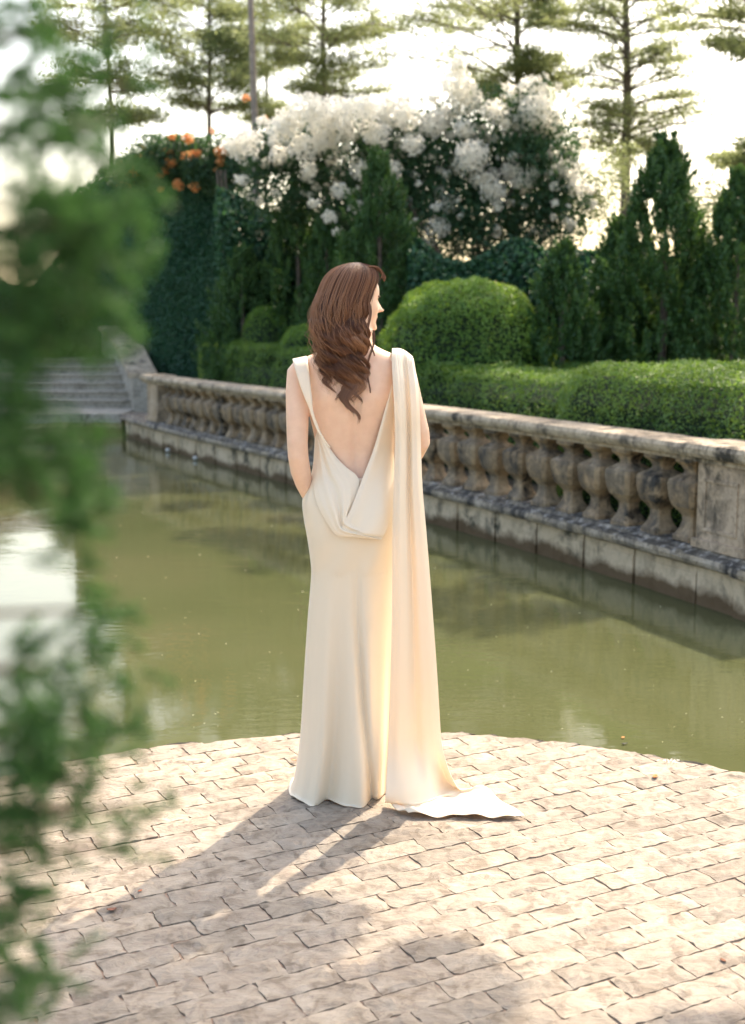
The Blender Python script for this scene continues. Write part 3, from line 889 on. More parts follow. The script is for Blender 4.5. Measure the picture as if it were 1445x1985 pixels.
# strap over the left shoulder
sp = [(585, 752, 4.155, 27), (583, 716, 4.122, 27), (582, 697, 4.07, 27), (581, 693.5, 4.03, 27), (583, 700, 3.985, 27), (586.5, 718, 3.955, 25), (592, 745, 3.937, 20), (598, 770, 3.928, 13.5), (603.5, 792, 3.926, 6), (609, 812, 3.924, 4.5), (617, 833, 3.922, 4), (628, 852, 3.92, 3), (640, 868, 3.921, 1.5)]
sp = curve_pts(sp, 60); V = []; Fc = []
for q in sp:
    for i in range(7):
        u = i / 6 - .5; lift = .0025 * math.cos(u * math.pi); tiltx = .30 * u * q[3]
        V.append(P(q[0] + u * q[3], q[1] - tiltx * .7, q[2] + abs(u) * .006 * 0) + np.array([0, -lift if q[2] < 4.03 else lift, .0]))
for j in range(len(sp) - 1):
    for i in range(6): a = j * 7 + i; Fc.append((a, a + 7, a + 8, a + 1))
o = link('strap', mesh_py('strap', V, Fc, True), M['silk']); o.parent = gown; m_ = o.modifiers.new('cloth', 'SOLIDIFY'); m_.thickness = .003; m_.offset = 0
# twisted collar cord across the right shoulder and nape
for dy, r0 in ((0, .0042), (5, .0034)):
    mb_ = MB(); mb_.tube(curve_pts([(772, 680 + dy * .6, 4.03), (757, 676 + dy, 3.985), (742, 672 + dy, 3.962), (722, 671 + dy * .6, 3.957), (700, 672 + dy * .3, 3.956), (675, 673, 3.958)], 30), [r0] * 30, 8)
    o = mb_.build('collar_cord', M['silk'], None, True); o.parent = gown
mb_ = MB(); mb_.tube(curve_pts([(756, 678, 3.97), (756.5, 700, 3.945), (757.5, 735, 3.926), (757, 760, 3.922)], 20), [.0048] * 20, 8); o = mb_.build('strap', M['silk'], None, True); o.parent = gown

# ---- long scarf from the right shoulder to a train on the stones
LE = [(765, 716, 4.13), (762, 690, 4.08), (761, 676, 4.03), (760, 684, 3.975), (760, 705, 3.945), (762, 740, 3.918), (765, 800, 3.902), (766, 860, 3.90), (764, 940, 3.885), (762, 1004, 3.875), (761, 1142, 3.868), (758, 1300, 3.875), (753, 1440, 3.90)]
RE = [(790, 740, 4.13), (800, 708, 4.09), (798, 690, 4.03), (802, 698, 3.985), (806, 720, 3.965), (811, 752, 3.945), (814, 800, 3.935), (816, 860, 3.945), (819, 943, 3.93), (826, 1026, 3.925), (837, 1164, 3.925), (847, 1300, 3.94), (855, 1430, 3.985)]
nu = 96
A_ = np.array([[smooth_interp(q, range(len(LE)), [e[c] for e in LE]) for c in range(3)] for q in np.linspace(0, len(LE) - 1, 120)])
B_ = np.array([[smooth_interp(q, range(len(RE)), [e[c] for e in RE]) for c in range(3)] for q in np.linspace(0, len(RE) - 1, 120)])
rowsW = []
for j in range(120):
    v = j / 119; row = []
    amp = .003 + .016 * min(1, max(0, (v - .12) / .5))
    for i in range(nu + 1):
        u = i / nu; q = A_[j] * (1 - u) + B_[j] * u
        w = u + .02 * math.sin(6 * v + 5 * u)
        ff = math.sin(2 * math.pi * (1.7 * w + .35)) * .8 + .35 * math.sin(2 * math.pi * 3.9 * w + 1.2) * (1 - .6 * v) + .16 * math.sin(2 * math.pi * 8.5 * w + .6) * max(0, 1 - 1.6 * v)
        fine = .0022 * math.sin(2 * math.pi * 13 * w) * max(0, 1 - v * 2.2)
        row.append(P(q[0], q[1] - 6 * math.sin(math.pi * u) * max(0, 1 - abs(v - .17) / .10), q[2] + amp * ff * (.35 + .65 * math.sin(math.pi * min(1, max(0, u)))) + fine))
    rowsW.append(np.array(row))
# train: rows on the floor, each given by its left and right ends and sag line
def G3(px, py, z=.006): return G(px, py, z)
def floor_row(pts, z):
    c = curve_pts([(*p_, z) for p_ in pts], nu + 1); return np.array([G(q[0], q[1], q[2]) for q in c])
keys = [
    (floor_row([(747.5, 1546), (790, 1543), (835, 1532), (866, 1512), (884, 1522)], .045)),
    (floor_row([(747, 1552), (800, 1560), (850, 1548), (888, 1533), (912, 1532)], .018)),
    (floor_row([(756, 1562), (805, 1566), (860, 1549), (905, 1540), (938, 1536)], .007)),
    (floor_row([(770, 1572), (820, 1569), (880, 1556), (930, 1550), (962, 1549)], .009)),
    (floor_row([(783, 1578), (840, 1576), (900, 1572), (955, 1566), (990, 1568)], .007)),
    (floor_row([(792, 1583), (850, 1585), (910, 1585), (965, 1586), (1017, 1588)], .007))]
last = rowsW[-1]
allk = [rowsW[-8], last] + keys
tail = []
for q in np.linspace(1, len(allk) - 1, 70)[1:]:
    idx = list(range(len(allk))); i0 = int(min(math.floor(q), len(allk) - 2)); t = q - i0
    p0, p1, p2, p3 = allk[max(i0 - 1, 0)], allk[i0], allk[i0 + 1], allk[min(i0 + 2, len(allk) - 1)]
    if i0 == 1: p0 = last - (last - rowsW[-8]) * 2.0
    r_ = .5 * ((2 * p1) + (-p0 + p2) * t + (2 * p0 - 5 * p1 + 4 * p2 - p3) * t * t + (-p0 + 3 * p1 - 3 * p2 + p3) * t ** 3)
    u = np.linspace(0, 1, nu + 1); k_ = max(0, (q - 2.5) / 4.5)
    r_[:, 2] = np.maximum(r_[:, 2], .006) + (.0045 * np.sin(u * 13 + q * 2) + .003 * np.sin(u * 27 - q * 3)) * min(1, k_ * 3) + .008 * min(1, k_ * 3)
    # turned-up corner on the near edge and rolled right edge
    r_[:, 2] += .014 * np.exp(-((u - .05) / .06) ** 2) * math.exp(-((q - 6.3) / .8) ** 2) + .012 * np.exp(-((u - .97) / .05) ** 2) * math.exp(-((q - 4.3) / 1.3) ** 2)
    tail.append(r_)
rowsW += tail
V = np.concatenate(rowsW); Fc = []
for j in range(len(rowsW) - 1):
    for i in range(nu): a = j * (nu + 1) + i; Fc.append((a, a + nu + 1, a + nu + 2, a + 1))
scarf = put(link('scarf', mesh_py('scarf', V, Fc, True), M['silk']), person)
m_ = scarf.modifiers.new('cloth', 'SOLIDIFY'); m_.thickness = .002; m_.offset = 0
scarf['label'] = 'long cream scarf falling from the right shoulder into a train'

# ---- hair: wavy brown locks
HYC = Y0 + .01
hy = [508, 514, 524, 540, 565, 595, 630, 665, 700, 730, 760, 800]
hl = [688, 662, 643, 629, 618, 609, 606, 611, 618, 624, 636, 652]
hr = [696, 718, 730, 733, 725, 715, 714, 716, 717, 715, 712, 706]
hb = [.0, .050, .080, .100, .112, .118, .120, .116, .110, .105, .098, .092]     # how far the mass stands behind the head axis
def hair_point(s, py, lay):
    l, r_ = smooth_interp(py, hy, hl), smooth_interp(py, hy, hr); b = smooth_interp(py, hy, hb)
    c, a = (l + r_) / 2, (r_ - l) / 2; x = (2 * s - 1)
    d = math.sqrt(max(0, 1 - .94 * x * x))
    inner = interp(py, [511, 560, 640, 680, 800], [0, .0, .055, .070, .074])      # keep clear of neck and back
    dep = inner + (b - inner) * d * lay if py > 620 else b * d * lay
    return c + a * x, HYC - dep
rh = np.random.default_rng(11)
HV = []; HF = []; HT = []; HB = [0]
def strand(pts, rad, tint, n=3):
    Vq, Fq = tube_geo(pts, rad, n, False)
    HV.append(np.array(Vq)); HF.append(np.array(Fq) + HB[0]); HT.append(np.clip(np.repeat(np.broadcast_to(tint, (len(pts),)), n), 0, 1)); HB[0] += len(Vq)
def tip_of(s): return interp(s, [0, .06, .20, .27, .40, .55, .64, .80, .90, 1.0], [685, 730, 744, 714, 754, 792, 770, 774, 738, 700])
def make_strand(s0, tip, ph_, am, wl, ox, oy, lay, rad, tint, segs=38, frizz=0.0, root=.0, ctw=0.0, flick=0.0):
    pts = []; rads = []; o1, o2 = rh.random() * 6.28, rh.random() * 6.28; tl = []
    start = 508 + 6 * abs(rh.normal()) + 10 * rh.random()
    tp = tip + rh.normal() * 7
    for i in range(segs + 1):
        v = i / segs; py = start + (tp - start) * v
        g_ = min(1, max(0, (py - 566) / 90)); tap = 1 - .8 * max(0, (v - .74) / .26) ** 1.5
        s = s0 + root * (1 - g_)
        px, y = hair_point(min(1.0, max(0, s)) * (1 - .19 * g_) + .095 * g_, py, lay)
        R_ = (1.5 + 8.0 * g_) * tap; a = ctw * g_ * 3 + (py - 560) * .012 * g_
        dx, dy = ox * math.cos(a) - oy * math.sin(a), ox * math.sin(a) + oy * math.cos(a)
        ph = (py - 566) * 2 * math.pi / wl + ph_
        px += R_ * dx + (6.0 + 3.0 * min(1, max(0, (py - 640) / 80))) * am * g_ * math.sin(ph) + frizz * math.sin(py * .12 + o1) * g_ + flick * max(0, (v - .8) / .2) ** 2
        y += -(R_ * dy * .0013) - .0125 * am * g_ * math.cos(ph) + frizz * .0016 * math.sin(py * .13 + o2) * g_
        if py > 650: y = min(y, interp(py, [650, 680, 700, 720, 745, 775, 820], [3.985, 3.962, 3.945, 3.934, 3.924, 3.919, 3.917]))
        pts.append(P(px, py, y)); rads.append(rad * (1 - .8 * max(0, (v - .62) / .38)) * (.45 + .55 * min(1, v * 6)))
        tl.append(tint + .22 * max(0, v - .45) + .10 * math.sin(ph + .6) * g_)  # lighter tips; the sine term paints highlights on the wave crests
    strand(pts, rads, np.array(tl))
NL = 19
for k in range(NL):
    for inner in (0, 1):
        if inner and k % 2: continue
        s0 = (k + .5) / NL + rh.normal() * .008; tip = tip_of(s0) + rh.normal() * 8 - 25 * inner; ph_ = rh.random() * 6.28
        am = rh.uniform(1.1, 1.7); wl = rh.uniform(58, 76); lay = rh.uniform(.95, 1.03) - .16 * inner; lt = .32 + rh.normal() * .13 - .15 * inner; ct = rh.normal() * .5
        fl = -12 if s0 < .24 else rh.normal() * 5
        for q in range(5): make_strand(s0, tip - 14, ph_, am, wl, rh.normal() * .35, rh.normal() * .35, lay - .05, .0034, .10 + .1 * rh.random(), 38, 0, rh.normal() * .02, ct, fl)
        for q in range(160 if not inner else 70):
            r_ = math.sqrt(rh.random()); a_ = rh.random() * 6.28
            make_strand(s0, tip, ph_, am, wl, r_ * math.cos(a_), r_ * math.sin(a_), lay, .0009, lt + rh.normal() * .16, 38, .9, rh.uniform(-.5, .5) * 1.5 / NL, ct, fl)
# free flyaways on the lit side
for q in range(340):
    s_ = rh.choice([rh.uniform(0, .06), rh.uniform(0, .06), rh.uniform(.0, 1.0)])
    make_strand(s_, rh.uniform(600, 770), rh.random() * 6.28, rh.uniform(.8, 1.7), rh.uniform(40, 90), rh.normal() * .9, abs(rh.normal()) * .8, 1.05 + .07 * rh.random(), .0006, .85, 34, 2.6, rh.normal() * .02)
# one loose lock by the jaw and one on the back
for cx_, y0_, y1_, x1_ in ((712, 585, 690, 722), (722, 640, 762, 714)):
    for q in range(26):
        o_ = rh.normal() * 1.6; pts = []
        for i in range(25):
            v = i / 24; py = y0_ + (y1_ - y0_) * v; px = cx_ + (x1_ - cx_) * v + 5 * math.sin(v * 7 + .5) + o_ * (1 - .6 * v)
            pts.append(P(px, py, interp(py, [590, 640, 670, 760], [3.965, 3.95, 3.945, 3.925]) + rh.normal() * .0003))
        strand(pts, [.0009] * 20 + [.0006] * 5, .45 + rh.normal() * .15)
# quiff swept up over the forehead
qa = [(700, 520), (716, 515), (730, 516), (739, 522), (743, 530), (740, 537)]
for q in range(70):
    o1, o2 = rh.normal() * 3.0, rh.normal() * .012; c_ = curve_pts([(a + o1 * .6, b + abs(o1), Y0 - .02 + o2 + .03 * (a - 700) / 40) for a, b in qa], 20)
    strand([P(*w_) for w_ in c_], [.0012] * 20, .45 + rh.normal() * .2)
Vh = np.concatenate(HV); Fh = np.concatenate(HF); me = mesh_np('hair', Vh, Fh, True); fattr(me, 'tint', np.concatenate(HT))
hair = put(link('hair', me, M['hair']), person)
hair['label'] = 'long wavy brown hair falling over the back'
# hair cap on the skull under the strands
V = []; Fc = []; n1, n2 = 22, 40
for i in range(n1 + 1):
    py = 509 + (650 - 509) * i / n1
    l, r_, b = smooth_interp(py, hy, hl), smooth_interp(py, hy, hr), smooth_interp(py, hy, hb)
    c, a = (l + r_) / 2, (r_ - l) / 2
    for k in range(n2 + 1):
        x = -1 + 2 * k / n2; V.append(P(c + a * x * .93, py, HYC - b * .80 * math.sqrt(max(0, 1 - .96 * x * x))))
for i in range(n1):
    for k in range(n2): a = i * (n2 + 1) + k; Fc.append((a, a + n2 + 1, a + n2 + 2, a + 1))
me = mesh_py('hair_underlayer', V, Fc, True); fattr(me, 'tint', np.full(len(V), .12)); o = link('hair_underlayer', me, M['hair']); o.parent = hair
m_ = o.modifiers.new('depth', 'SOLIDIFY'); m_.thickness = .02; m_.offset = -1
# ================================================================== PLANTS
def rdir(n): return unit(rng.normal(size=(n, 3)))
def pxr(px, y, py=600): return (px - 722.5) * y / ray(px, py)[1]
def zz(py, y): return P(722, py, y)[2]

# ---- clipped hedges following the pond wall
def hedge(name, label, s0, s1, n0, n1, ztop, mat, dens=3000, lsize=.026, group='clipped hedges behind the balustrade', ztop2=None, rr_=.10, lump_=.030):
    root = empty(name, path((s0 + s1) / 2, (n0 + n1) / 2, 0)); tag(root, label, 'hedge', group)
    L, Wd = s1 - s0, n1 - n0
    if ztop2 is None: ztop2 = ztop
    pts = []; nr = []
    def area(n, f):
        for _ in range(n): f()
    def P3(s, n, z): return path(s, n, z)
    nf = int(L * ztop * dens)
    a0 = np.array([path(s, 0, 0) for s in np.linspace(s0, s1, 50)])
    ss = np.linspace(s0, s1, 50)
    tang = path((s0 + s1) / 2 + .1) - path((s0 + s1) / 2 - .1); tang /= np.linalg.norm(tang); nn = np.array([tang[1], -tang[0], 0])
    def w(s, n): return np.stack([np.interp(s, ss, a0[:, 0]), np.interp(s, ss, a0[:, 1])], 1) + np.outer(n, nn[:2])
    def top(s): return ztop + (ztop2 - ztop) * (s - s0) / L
    for face, cnt in (('front', nf), ('top', int(L * Wd * dens)), ('end0', int(Wd * ztop * dens)), ('end1', int(Wd * ztop * dens)), ('back', nf // 3)):
        s = rng.uniform(s0, s1, cnt); n = rng.uniform(n0, n1, cnt); tp = top(s); z = rng.uniform(.05, 1, cnt) * tp
        nv = np.zeros((cnt, 3))
        if face == 'front': n[:] = n0; nv += -nn
        if face == 'back': n[:] = n1; nv += nn
        if face == 'top': z = tp.copy(); nv[:, 2] = 1
        if face == 'end0': s[:] = s0; nv += -tang
        if face == 'end1': s[:] = s1; nv += tang
        xy = w(s, n); p = np.column_stack([xy, z])
        # round the arrises
        dz = np.clip((z - (tp - rr_)) / rr_, 0, 1); dn = np.clip((n0 + rr_ - n) / rr_, 0, 1); de = np.maximum(np.clip((s0 + rr_ - s) / rr_, 0, 1), np.clip((s - s1 + rr_) / rr_, 0, 1))
        cut = (dz * dn + dz * de + dn * de) * rr_ * .45
        ctr = np.column_stack([w(np.clip(s, s0 + .3, s1 - .3), np.clip(n, n0 + .3, n1 - .3)), np.minimum(z, tp - .3)])
        inn = unit(ctr - p); p = p + inn * cut[:, None]
        lump = vnoise(p, 5, 5) * lump_ + vnoise(p, 17, 9) * .018
        p = p + nv * (lump + rng.normal(size=cnt) * .012)[:, None] - nv * (rng.random(cnt) ** 3 * .07)[:, None]
        pts.append(p); nr.append(nv * .8 + rng.normal(size=(cnt, 3)) * .6 + np.array([0, 0, .35]))
    pts = np.concatenate(pts); nr = np.concatenate(nr)
    tint = np.clip(.45 + .3 * vnoise(pts, 3, 2) + rng.normal(size=len(pts)) * .2, 0, 1)
    me = leaf_mesh('foliage', pts, nr, lsize * rng.uniform(.7, 1.3, len(pts)), .6, None, .3, tint)
    put(link('foliage', me, mat), root)
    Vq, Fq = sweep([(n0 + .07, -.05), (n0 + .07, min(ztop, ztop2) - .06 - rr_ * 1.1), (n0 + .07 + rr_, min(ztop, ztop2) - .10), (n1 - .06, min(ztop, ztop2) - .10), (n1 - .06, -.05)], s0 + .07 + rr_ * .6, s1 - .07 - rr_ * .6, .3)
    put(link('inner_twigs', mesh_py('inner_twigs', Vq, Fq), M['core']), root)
    return root
sB = s_at_px(1062, 1.1, .5)
hedge('box_hedge', 'clipped box hedge nearest the right edge, close behind the rail', -1.1, sB, .47, 1.9, 1.22, M['hedge'], 3000, .029, rr_=.24, lump_=.055)
sA1 = s_at_px(1135, 1.1, 1.65); sA0 = s_at_px(422, 1.2, 1.12)
hedge('box_hedge', 'long clipped box hedge in front of the dome shrub, passing behind the person', sB - .05, sA0, 1.12, 3.2, 1.01, M['hedge'], 2000, .032, ztop2=1.32, rr_=.14, lump_=.04)
hedge('box_hedge', 'short dark clipped hedge at the far left end of the balustrade', s_at_px(416, 1.1, 1.5), s_at_px(352, 1.1, 1.5), 1.45, 2.6, 1.24, M['hedge'], 2400, .03)

# ---- rounded shrubs
def blob(name, label, cat, c, rad, mat, n, lsize, zlow=0.0, group=None, power=2.2, lump=.05, core=.9, shade=None):
    root = empty(name, (c[0], c[1], 0)); tag(root, label, cat, group)
    d = rdir(n); d[:, 2] = np.where(d[:, 2] < -.5, -d[:, 2], d[:, 2])
    dn = (np.abs(d) ** power).sum(1) ** (1 / power); p = d / dn[:, None] * np.array(rad)
    lowm = p[:, 2] < 0
    p[lowm, 2] *= (c[2] - zlow) / rad[2] / .55 ; p[:, 2] = np.maximum(p[:, 2], zlow - c[2] + .02)
    nv = unit(p / np.array(rad) ** 2)
    p = p + np.array(c)
    p = p + nv * (vnoise(p, 4 / max(rad), 3) * lump + vnoise(p, 16, 4) * lump * .4 + rng.normal(size=n) * .012 - rng.random(n) ** 3 * lump * 1.6)[:, None]
    tint = np.clip(.45 + .25 * vnoise(p, 3, 8) + rng.normal(size=n) * .22, 0, 1)
    me = leaf_mesh('foliage', p, nv * .8 + rng.normal(size=(n, 3)) * .6 + np.array([0, 0, .3]), lsize * rng.uniform(.7, 1.3, n), .6, None, .3, tint)
    put(link('foliage', me, mat), root)
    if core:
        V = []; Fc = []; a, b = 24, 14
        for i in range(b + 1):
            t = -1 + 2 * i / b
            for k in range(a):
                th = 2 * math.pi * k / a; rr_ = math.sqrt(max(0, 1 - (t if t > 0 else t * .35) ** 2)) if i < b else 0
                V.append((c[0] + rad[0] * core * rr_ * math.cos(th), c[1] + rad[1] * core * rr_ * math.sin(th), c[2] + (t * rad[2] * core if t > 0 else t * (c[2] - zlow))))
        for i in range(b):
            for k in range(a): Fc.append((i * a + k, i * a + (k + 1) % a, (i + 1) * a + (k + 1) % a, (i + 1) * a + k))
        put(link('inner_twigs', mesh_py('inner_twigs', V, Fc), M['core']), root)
    return root
yD = 15.3
blob('dome_shrub', 'big rounded light green clipped shrub right of the person', 'shrub', (pxr(903, yD), yD, 1.12), (1.03, .95, zz(536, yD) - 1.12), M['dome'], 28000, .038, 0, None, 2.0, .085)
blob('dome_shrub', 'small rounded shrub among the conifers left of the person', 'shrub', (pxr(513, 20.2), 20.2, 1.25), (.40, .4, zz(596, 20.2) - 1.25), M['dome'], 4500, .032, 0, None, 2.2, .04)
blob('rounded_shrub', 'pale green rounded shrub just left of the brown hair', 'shrub', (pxr(596, 18.4), 18.4, 1.1), (.42, .4, zz(634, 18.4) - 1.1), M['dome'], 4500, .03, 0, None, 2.2, .04)

# ---- upright conifers built of plumes
def conifer(name, label, px, top, hw, y, nsp=230, per=56, mat='conifer', lean=0.0, zb=.15, group='dark upright conifers behind the hedges', seed=0, squat=1.0):
    x0 = pxr(px, y); zt = zz(top, y); rad = hw * y / 2430
    root = empty(name, (x0, y, 0)); tag(root, label, 'conifer', group)
    r = np.random.default_rng(seed + 50)
    mb = MB(); mb.tube([(x0, y, -.05), (x0 + .02, y, zt * .4), (x0 + lean * .6, y, zt * .85)], [.06, .045, .012], 8); put(mb.build('trunk', M['bark']), root)
    A_ = []; T_ = []; N_ = []; S_ = []; C_ = []
    for k in range(nsp):
        t = r.random() ** .85
        env = (smooth_interp(t, [0, .12, .35, .6, .82, 1], [.85, .98, 1.0, .86, .52, .07])) * rad
        a = r.random() * 6.28; q = math.sqrt(r.random() * .75 + .25) * env * (1 + .22 * math.sin(3 * a + 9 * t + seed))
        base = np.array([x0 + lean * t + q * math.cos(a), y + q * math.sin(a), zb + t * (zt - zb) * .93])
        L = (.17 + .16 * r.random()) * (1.25 - .5 * t) * (.75 + .35 * rad / .45)
        out = np.array([math.cos(a), math.sin(a), 0]) * (.55 - .35 * t); ax = out + np.array([0, 0, 1.0]) + r.normal(size=3) * .18; ax /= np.linalg.norm(ax)
        u = r.random(per); wd = L * .26 * np.sin(np.pi * np.clip(u * .85 + .12, 0, 1))
        o = unit(r.normal(size=(per, 3))); o -= np.outer(o @ ax, ax)
        pp = base + np.outer(u * L, ax) + o * wd[:, None] * r.random((per, 1)) ** .5
        al = ax * 1.0 + o * .9
        A_.append(pp); T_.append(al); N_.append(o + r.normal(size=(per, 3)) * .5); S_.append(np.full(per, .07) * r.uniform(.6, 1.3, per)); C_.append(np.full(per, r.random() * .6) + u * .4)
    p = np.concatenate(A_); me = leaf_mesh('foliage', p, np.concatenate(N_), np.concatenate(S_), .34, np.concatenate(T_), .2, np.concatenate(C_))
    put(link('foliage', me, M[mat]), root)
    return root
CON = [('wide low conifer at the left end, beside the ivy-clad wall', 470, 478, 58, 20.6, 210, 0),
       ('dark conifer with two loose tips left of the tall pointed one', 578, 335, 60, 20.4, 260, 1),
       ('narrow conifer directly left of the pointed conifer, behind the hair', 634, 405, 48, 19.4, 200, 2),
       ('pointed conifer rising above the person\'s head', 735, 278, 70, 17.6, 320, 3),
       ('small feathery conifer at the right flank of the big dome shrub', 1088, 470, 58, 14.9, 210, 4),
       ('tallest dark conifer with a ragged top at right', 1284, 248, 80, 15.2, 470, 5),
       ('lower dark conifer leaning against the left of the tallest one', 1196, 410, 52, 15.8, 230, 6),
       ('conifer cut by the right edge of the picture', 1424, 322, 72, 14.7, 340, 7),
       ('low dark conifer between the tallest one and the right edge', 1350, 455, 55, 16.2, 210, 8),
       ('bushy dark conifer filling in behind the tallest one', 1245, 470, 70, 16.5, 230, 9)]
for lab, px, top, hw, y, nsp, sd in CON: conifer('conifer', lab, px, top, hw * 1.22, y, int(nsp * 1.5), 56, seed=sd)
mb = MB(); x_ = pxr(1254, 13.8)

# ---- dark loose hedge further back
def far_hedge(name, label, x0, x1, y, zt, mat, n, lsize, seed, jag=.25):
    root = empty(name, ((x0 + x1) / 2, y, 0)); tag(root, label, 'hedge')
    x = rng.uniform(x0, x1, n); top = zt + jag * vnoise(np.column_stack([x, x * 0, x * 0]), 2.2, seed); z = top * np.sqrt(rng.uniform(.0, 1, n)); yy = y + rng.normal(size=n) * .25 * np.clip((top - z) * 3, .2, 1)
    p = np.column_stack([x, yy, z]); tint = np.clip(.4 + .3 * vnoise(p, 2, seed) + rng.normal(size=n) * .2, 0, 1)
    put(link('foliage', leaf_mesh('foliage', p, rng.normal(size=(n, 3)) + np.array([0, -.8, .5]), lsize * rng.uniform(.7, 1.4, n), .6, None, .3, tint), mat), root)
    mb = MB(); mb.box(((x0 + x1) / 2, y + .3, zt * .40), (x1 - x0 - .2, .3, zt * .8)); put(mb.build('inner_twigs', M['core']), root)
far_hedge('loose_hedge', 'dark loose hedge behind the dome shrub under the white blossom', pxr(790, 17.4), pxr(1180, 17.4), 17.4, zz(472, 17.4), M['ivy'], 26000, .075, 4)
far_hedge('loose_hedge', 'shadowy loose hedge low behind the right-hand conifers', pxr(1090, 17.3), pxr(1620, 17.3), 17.3, zz(478, 17.3), M['ivy'], 26000, .075, 6)
far_hedge('loose_hedge', 'dark loose hedge behind the left conifers', pxr(425, 21.3), pxr(800, 21.3), 21.3, zz(425, 21.3), M['ivy'], 30000, .085, 7, .4)
far_hedge('loose_hedge', 'dark shrubbery at far left beyond the garden steps', -12.5, -6.4, 28.6, zz(500, 28.6), M['ivy'], 16000, .09, 8, .5)

# ---- climber-clad wall at left
yI = 23.6
root = empty('climber_wall', (-4.5, yI, 0)); tag(root, 'tall dark wall of clipped climber at the left end of the pond', 'hedge')
n = 46000
WPX, WPY, WTOP = [100, 128, 222, 262, 330, 400, 437], [30.5, 30, 27, 25.4, 24.3, 23.8, 23.6], [400, 385, 318, 295, 262, 268, 330]
tpx = rng.uniform(128, 437, n); wy = np.interp(tpx, WPX, WPY); x = (tpx - 722.5) / 2440 * wy
top = np.array([zz(a, b) for a, b in zip(np.interp(tpx, WPX, WTOP), wy)]) + .08 * vnoise(np.column_stack([x, x, x]), 5, 3)
z = rng.uniform(0, 1, n) * top
p = np.column_stack([x, wy, z]); p[:, 1] += vnoise(p, 3, 1) * .06 + rng.normal(size=n) * .03
k = n // 5; sidez = rng.uniform(0, 1, k) * zz(330, yI); xr_ = pxr(437, yI)
p2 = np.column_stack([np.full(k, xr_) + rng.normal(size=k) * .04, rng.uniform(yI, yI + 1.2, k), sidez])
p = np.concatenate([p, p2]); nv = np.concatenate([np.tile([.2, -1, .3], (n, 1)), np.tile([1, 0, .3], (k, 1))]) + rng.normal(size=(n + k, 3)) * .55
me = leaf_mesh('foliage', p, nv, .065 * rng.uniform(.6, 1.3, n + k), .75, None, .25, np.clip(.4 + .3 * vnoise(p, 2.5, 6) + rng.normal(size=n + k) * .2, 0, 1)); put(link('foliage', me, M['ivy']), root)
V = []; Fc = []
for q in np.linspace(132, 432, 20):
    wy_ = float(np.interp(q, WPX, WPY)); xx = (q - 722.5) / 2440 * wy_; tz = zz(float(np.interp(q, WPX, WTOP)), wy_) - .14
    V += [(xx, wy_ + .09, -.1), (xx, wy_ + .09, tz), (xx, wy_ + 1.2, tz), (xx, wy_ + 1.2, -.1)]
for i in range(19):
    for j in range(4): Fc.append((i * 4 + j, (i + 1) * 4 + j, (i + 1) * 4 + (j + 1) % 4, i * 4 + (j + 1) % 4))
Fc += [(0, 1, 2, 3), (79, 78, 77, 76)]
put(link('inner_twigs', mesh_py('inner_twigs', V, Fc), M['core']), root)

# ---- bougainvilleas
def blossom_mass(cl, per, spread, size):
    """cl: list of (centre, radius)"""
    P_ = []; N_ = []
    for c, r_ in cl:
        m = max(8, int(per * (r_ / .12) ** 2)); d = rdir(m); q = np.array(c) + d * (r_ * rng.random((m, 1)) ** .45) * np.array([1, .8, .85])
        P_.append(q); N_.append(d + rng.normal(size=(m, 3)) * .7)
    p = np.concatenate(P_); return leaf_mesh('blossom', p, np.concatenate(N_), size * rng.uniform(.7, 1.3, len(p)), .85, None, .4)
def leafcloud(els, n, lsize, mat, root, seed, shell=.35):
    vol = np.array([e[1][0] * e[1][2] for e in els]); cnt = (vol / vol.sum() * n).astype(int); P_ = []
    for (c, r_), m in zip(els, cnt):
        d = rdir(m); q = np.array(c) + d * (rng.random((m, 1)) ** shell) * np.array(r_); P_.append(q)
    p = np.concatenate(P_)
    # break into clumps with gaps
    g = vnoise(p, 3.2, seed) + .6 * vnoise(p, 8.5, seed + 1); p = p[g > -.62]
    me = leaf_mesh('foliage', p, rng.normal(size=(len(p), 3)) + np.array([0, -.2, .5]), lsize * rng.uniform(.7, 1.35, len(p)), .62, None, .3, np.clip(.4 + .25 * vnoise(p, 2, seed) + rng.normal(size=len(p)) * .22, 0, 1))
    return put(link('foliage', me, mat), root)
yW = 19.4
def E(px, py, rx, ry, dy=0.0, ryd=.8):
    y = yW + dy; return (np.array([pxr(px, y, py), y, zz(py, y)]), (rx * y / 2470, ryd, ry * y / 2470))
rootw = empty('white_bougainvillea', (pxr(930, yW), yW, 0)); tag(rootw, 'huge bougainvillea covered in white blossom behind the conifers', 'bougainvillea')
els = [E(960, 330, 175, 165), E(1040, 290, 90, 130, -.3), E(800, 300, 120, 105, .3), E(700, 290, 90, 80, .2), E(600, 290, 80, 70, .4), E(880, 430, 150, 100), E(1060, 400, 90, 110), E(740, 390, 90, 90, .5), E(520, 300, 60, 60, .6), E(570, 365, 110, 70, .8), E(670, 380, 90, 80, .6)]
leafcloud(els, 62000, .066, M['boug'], rootw, 31, .5)
leafcloud([E(1150, 380, 75, 120, .6, .5), E(1210, 330, 50, 60, 1.2, .4), E(1400, 400, 90, 90, 1.0, .5)], 6500, .05, M['tree'], rootw, 77, .6)
mb = MB()
for k in range(9):
    bx = pxr(930, yW) + rng.normal() * .35; tx_ = pxr(rng.uniform(640, 1110), yW); tzv = zz(rng.uniform(200, 360), yW)
    mb.tube([(bx, yW + rng.normal() * .2, -.05), ((bx * 1.4 + tx_ * .6) / 2, yW + rng.normal() * .2, tzv * .5), (tx_, yW + rng.normal() * .3, tzv)], [.05, .035, .012], 7)
put(mb.build('stems', M['bark']), rootw)
cl = []
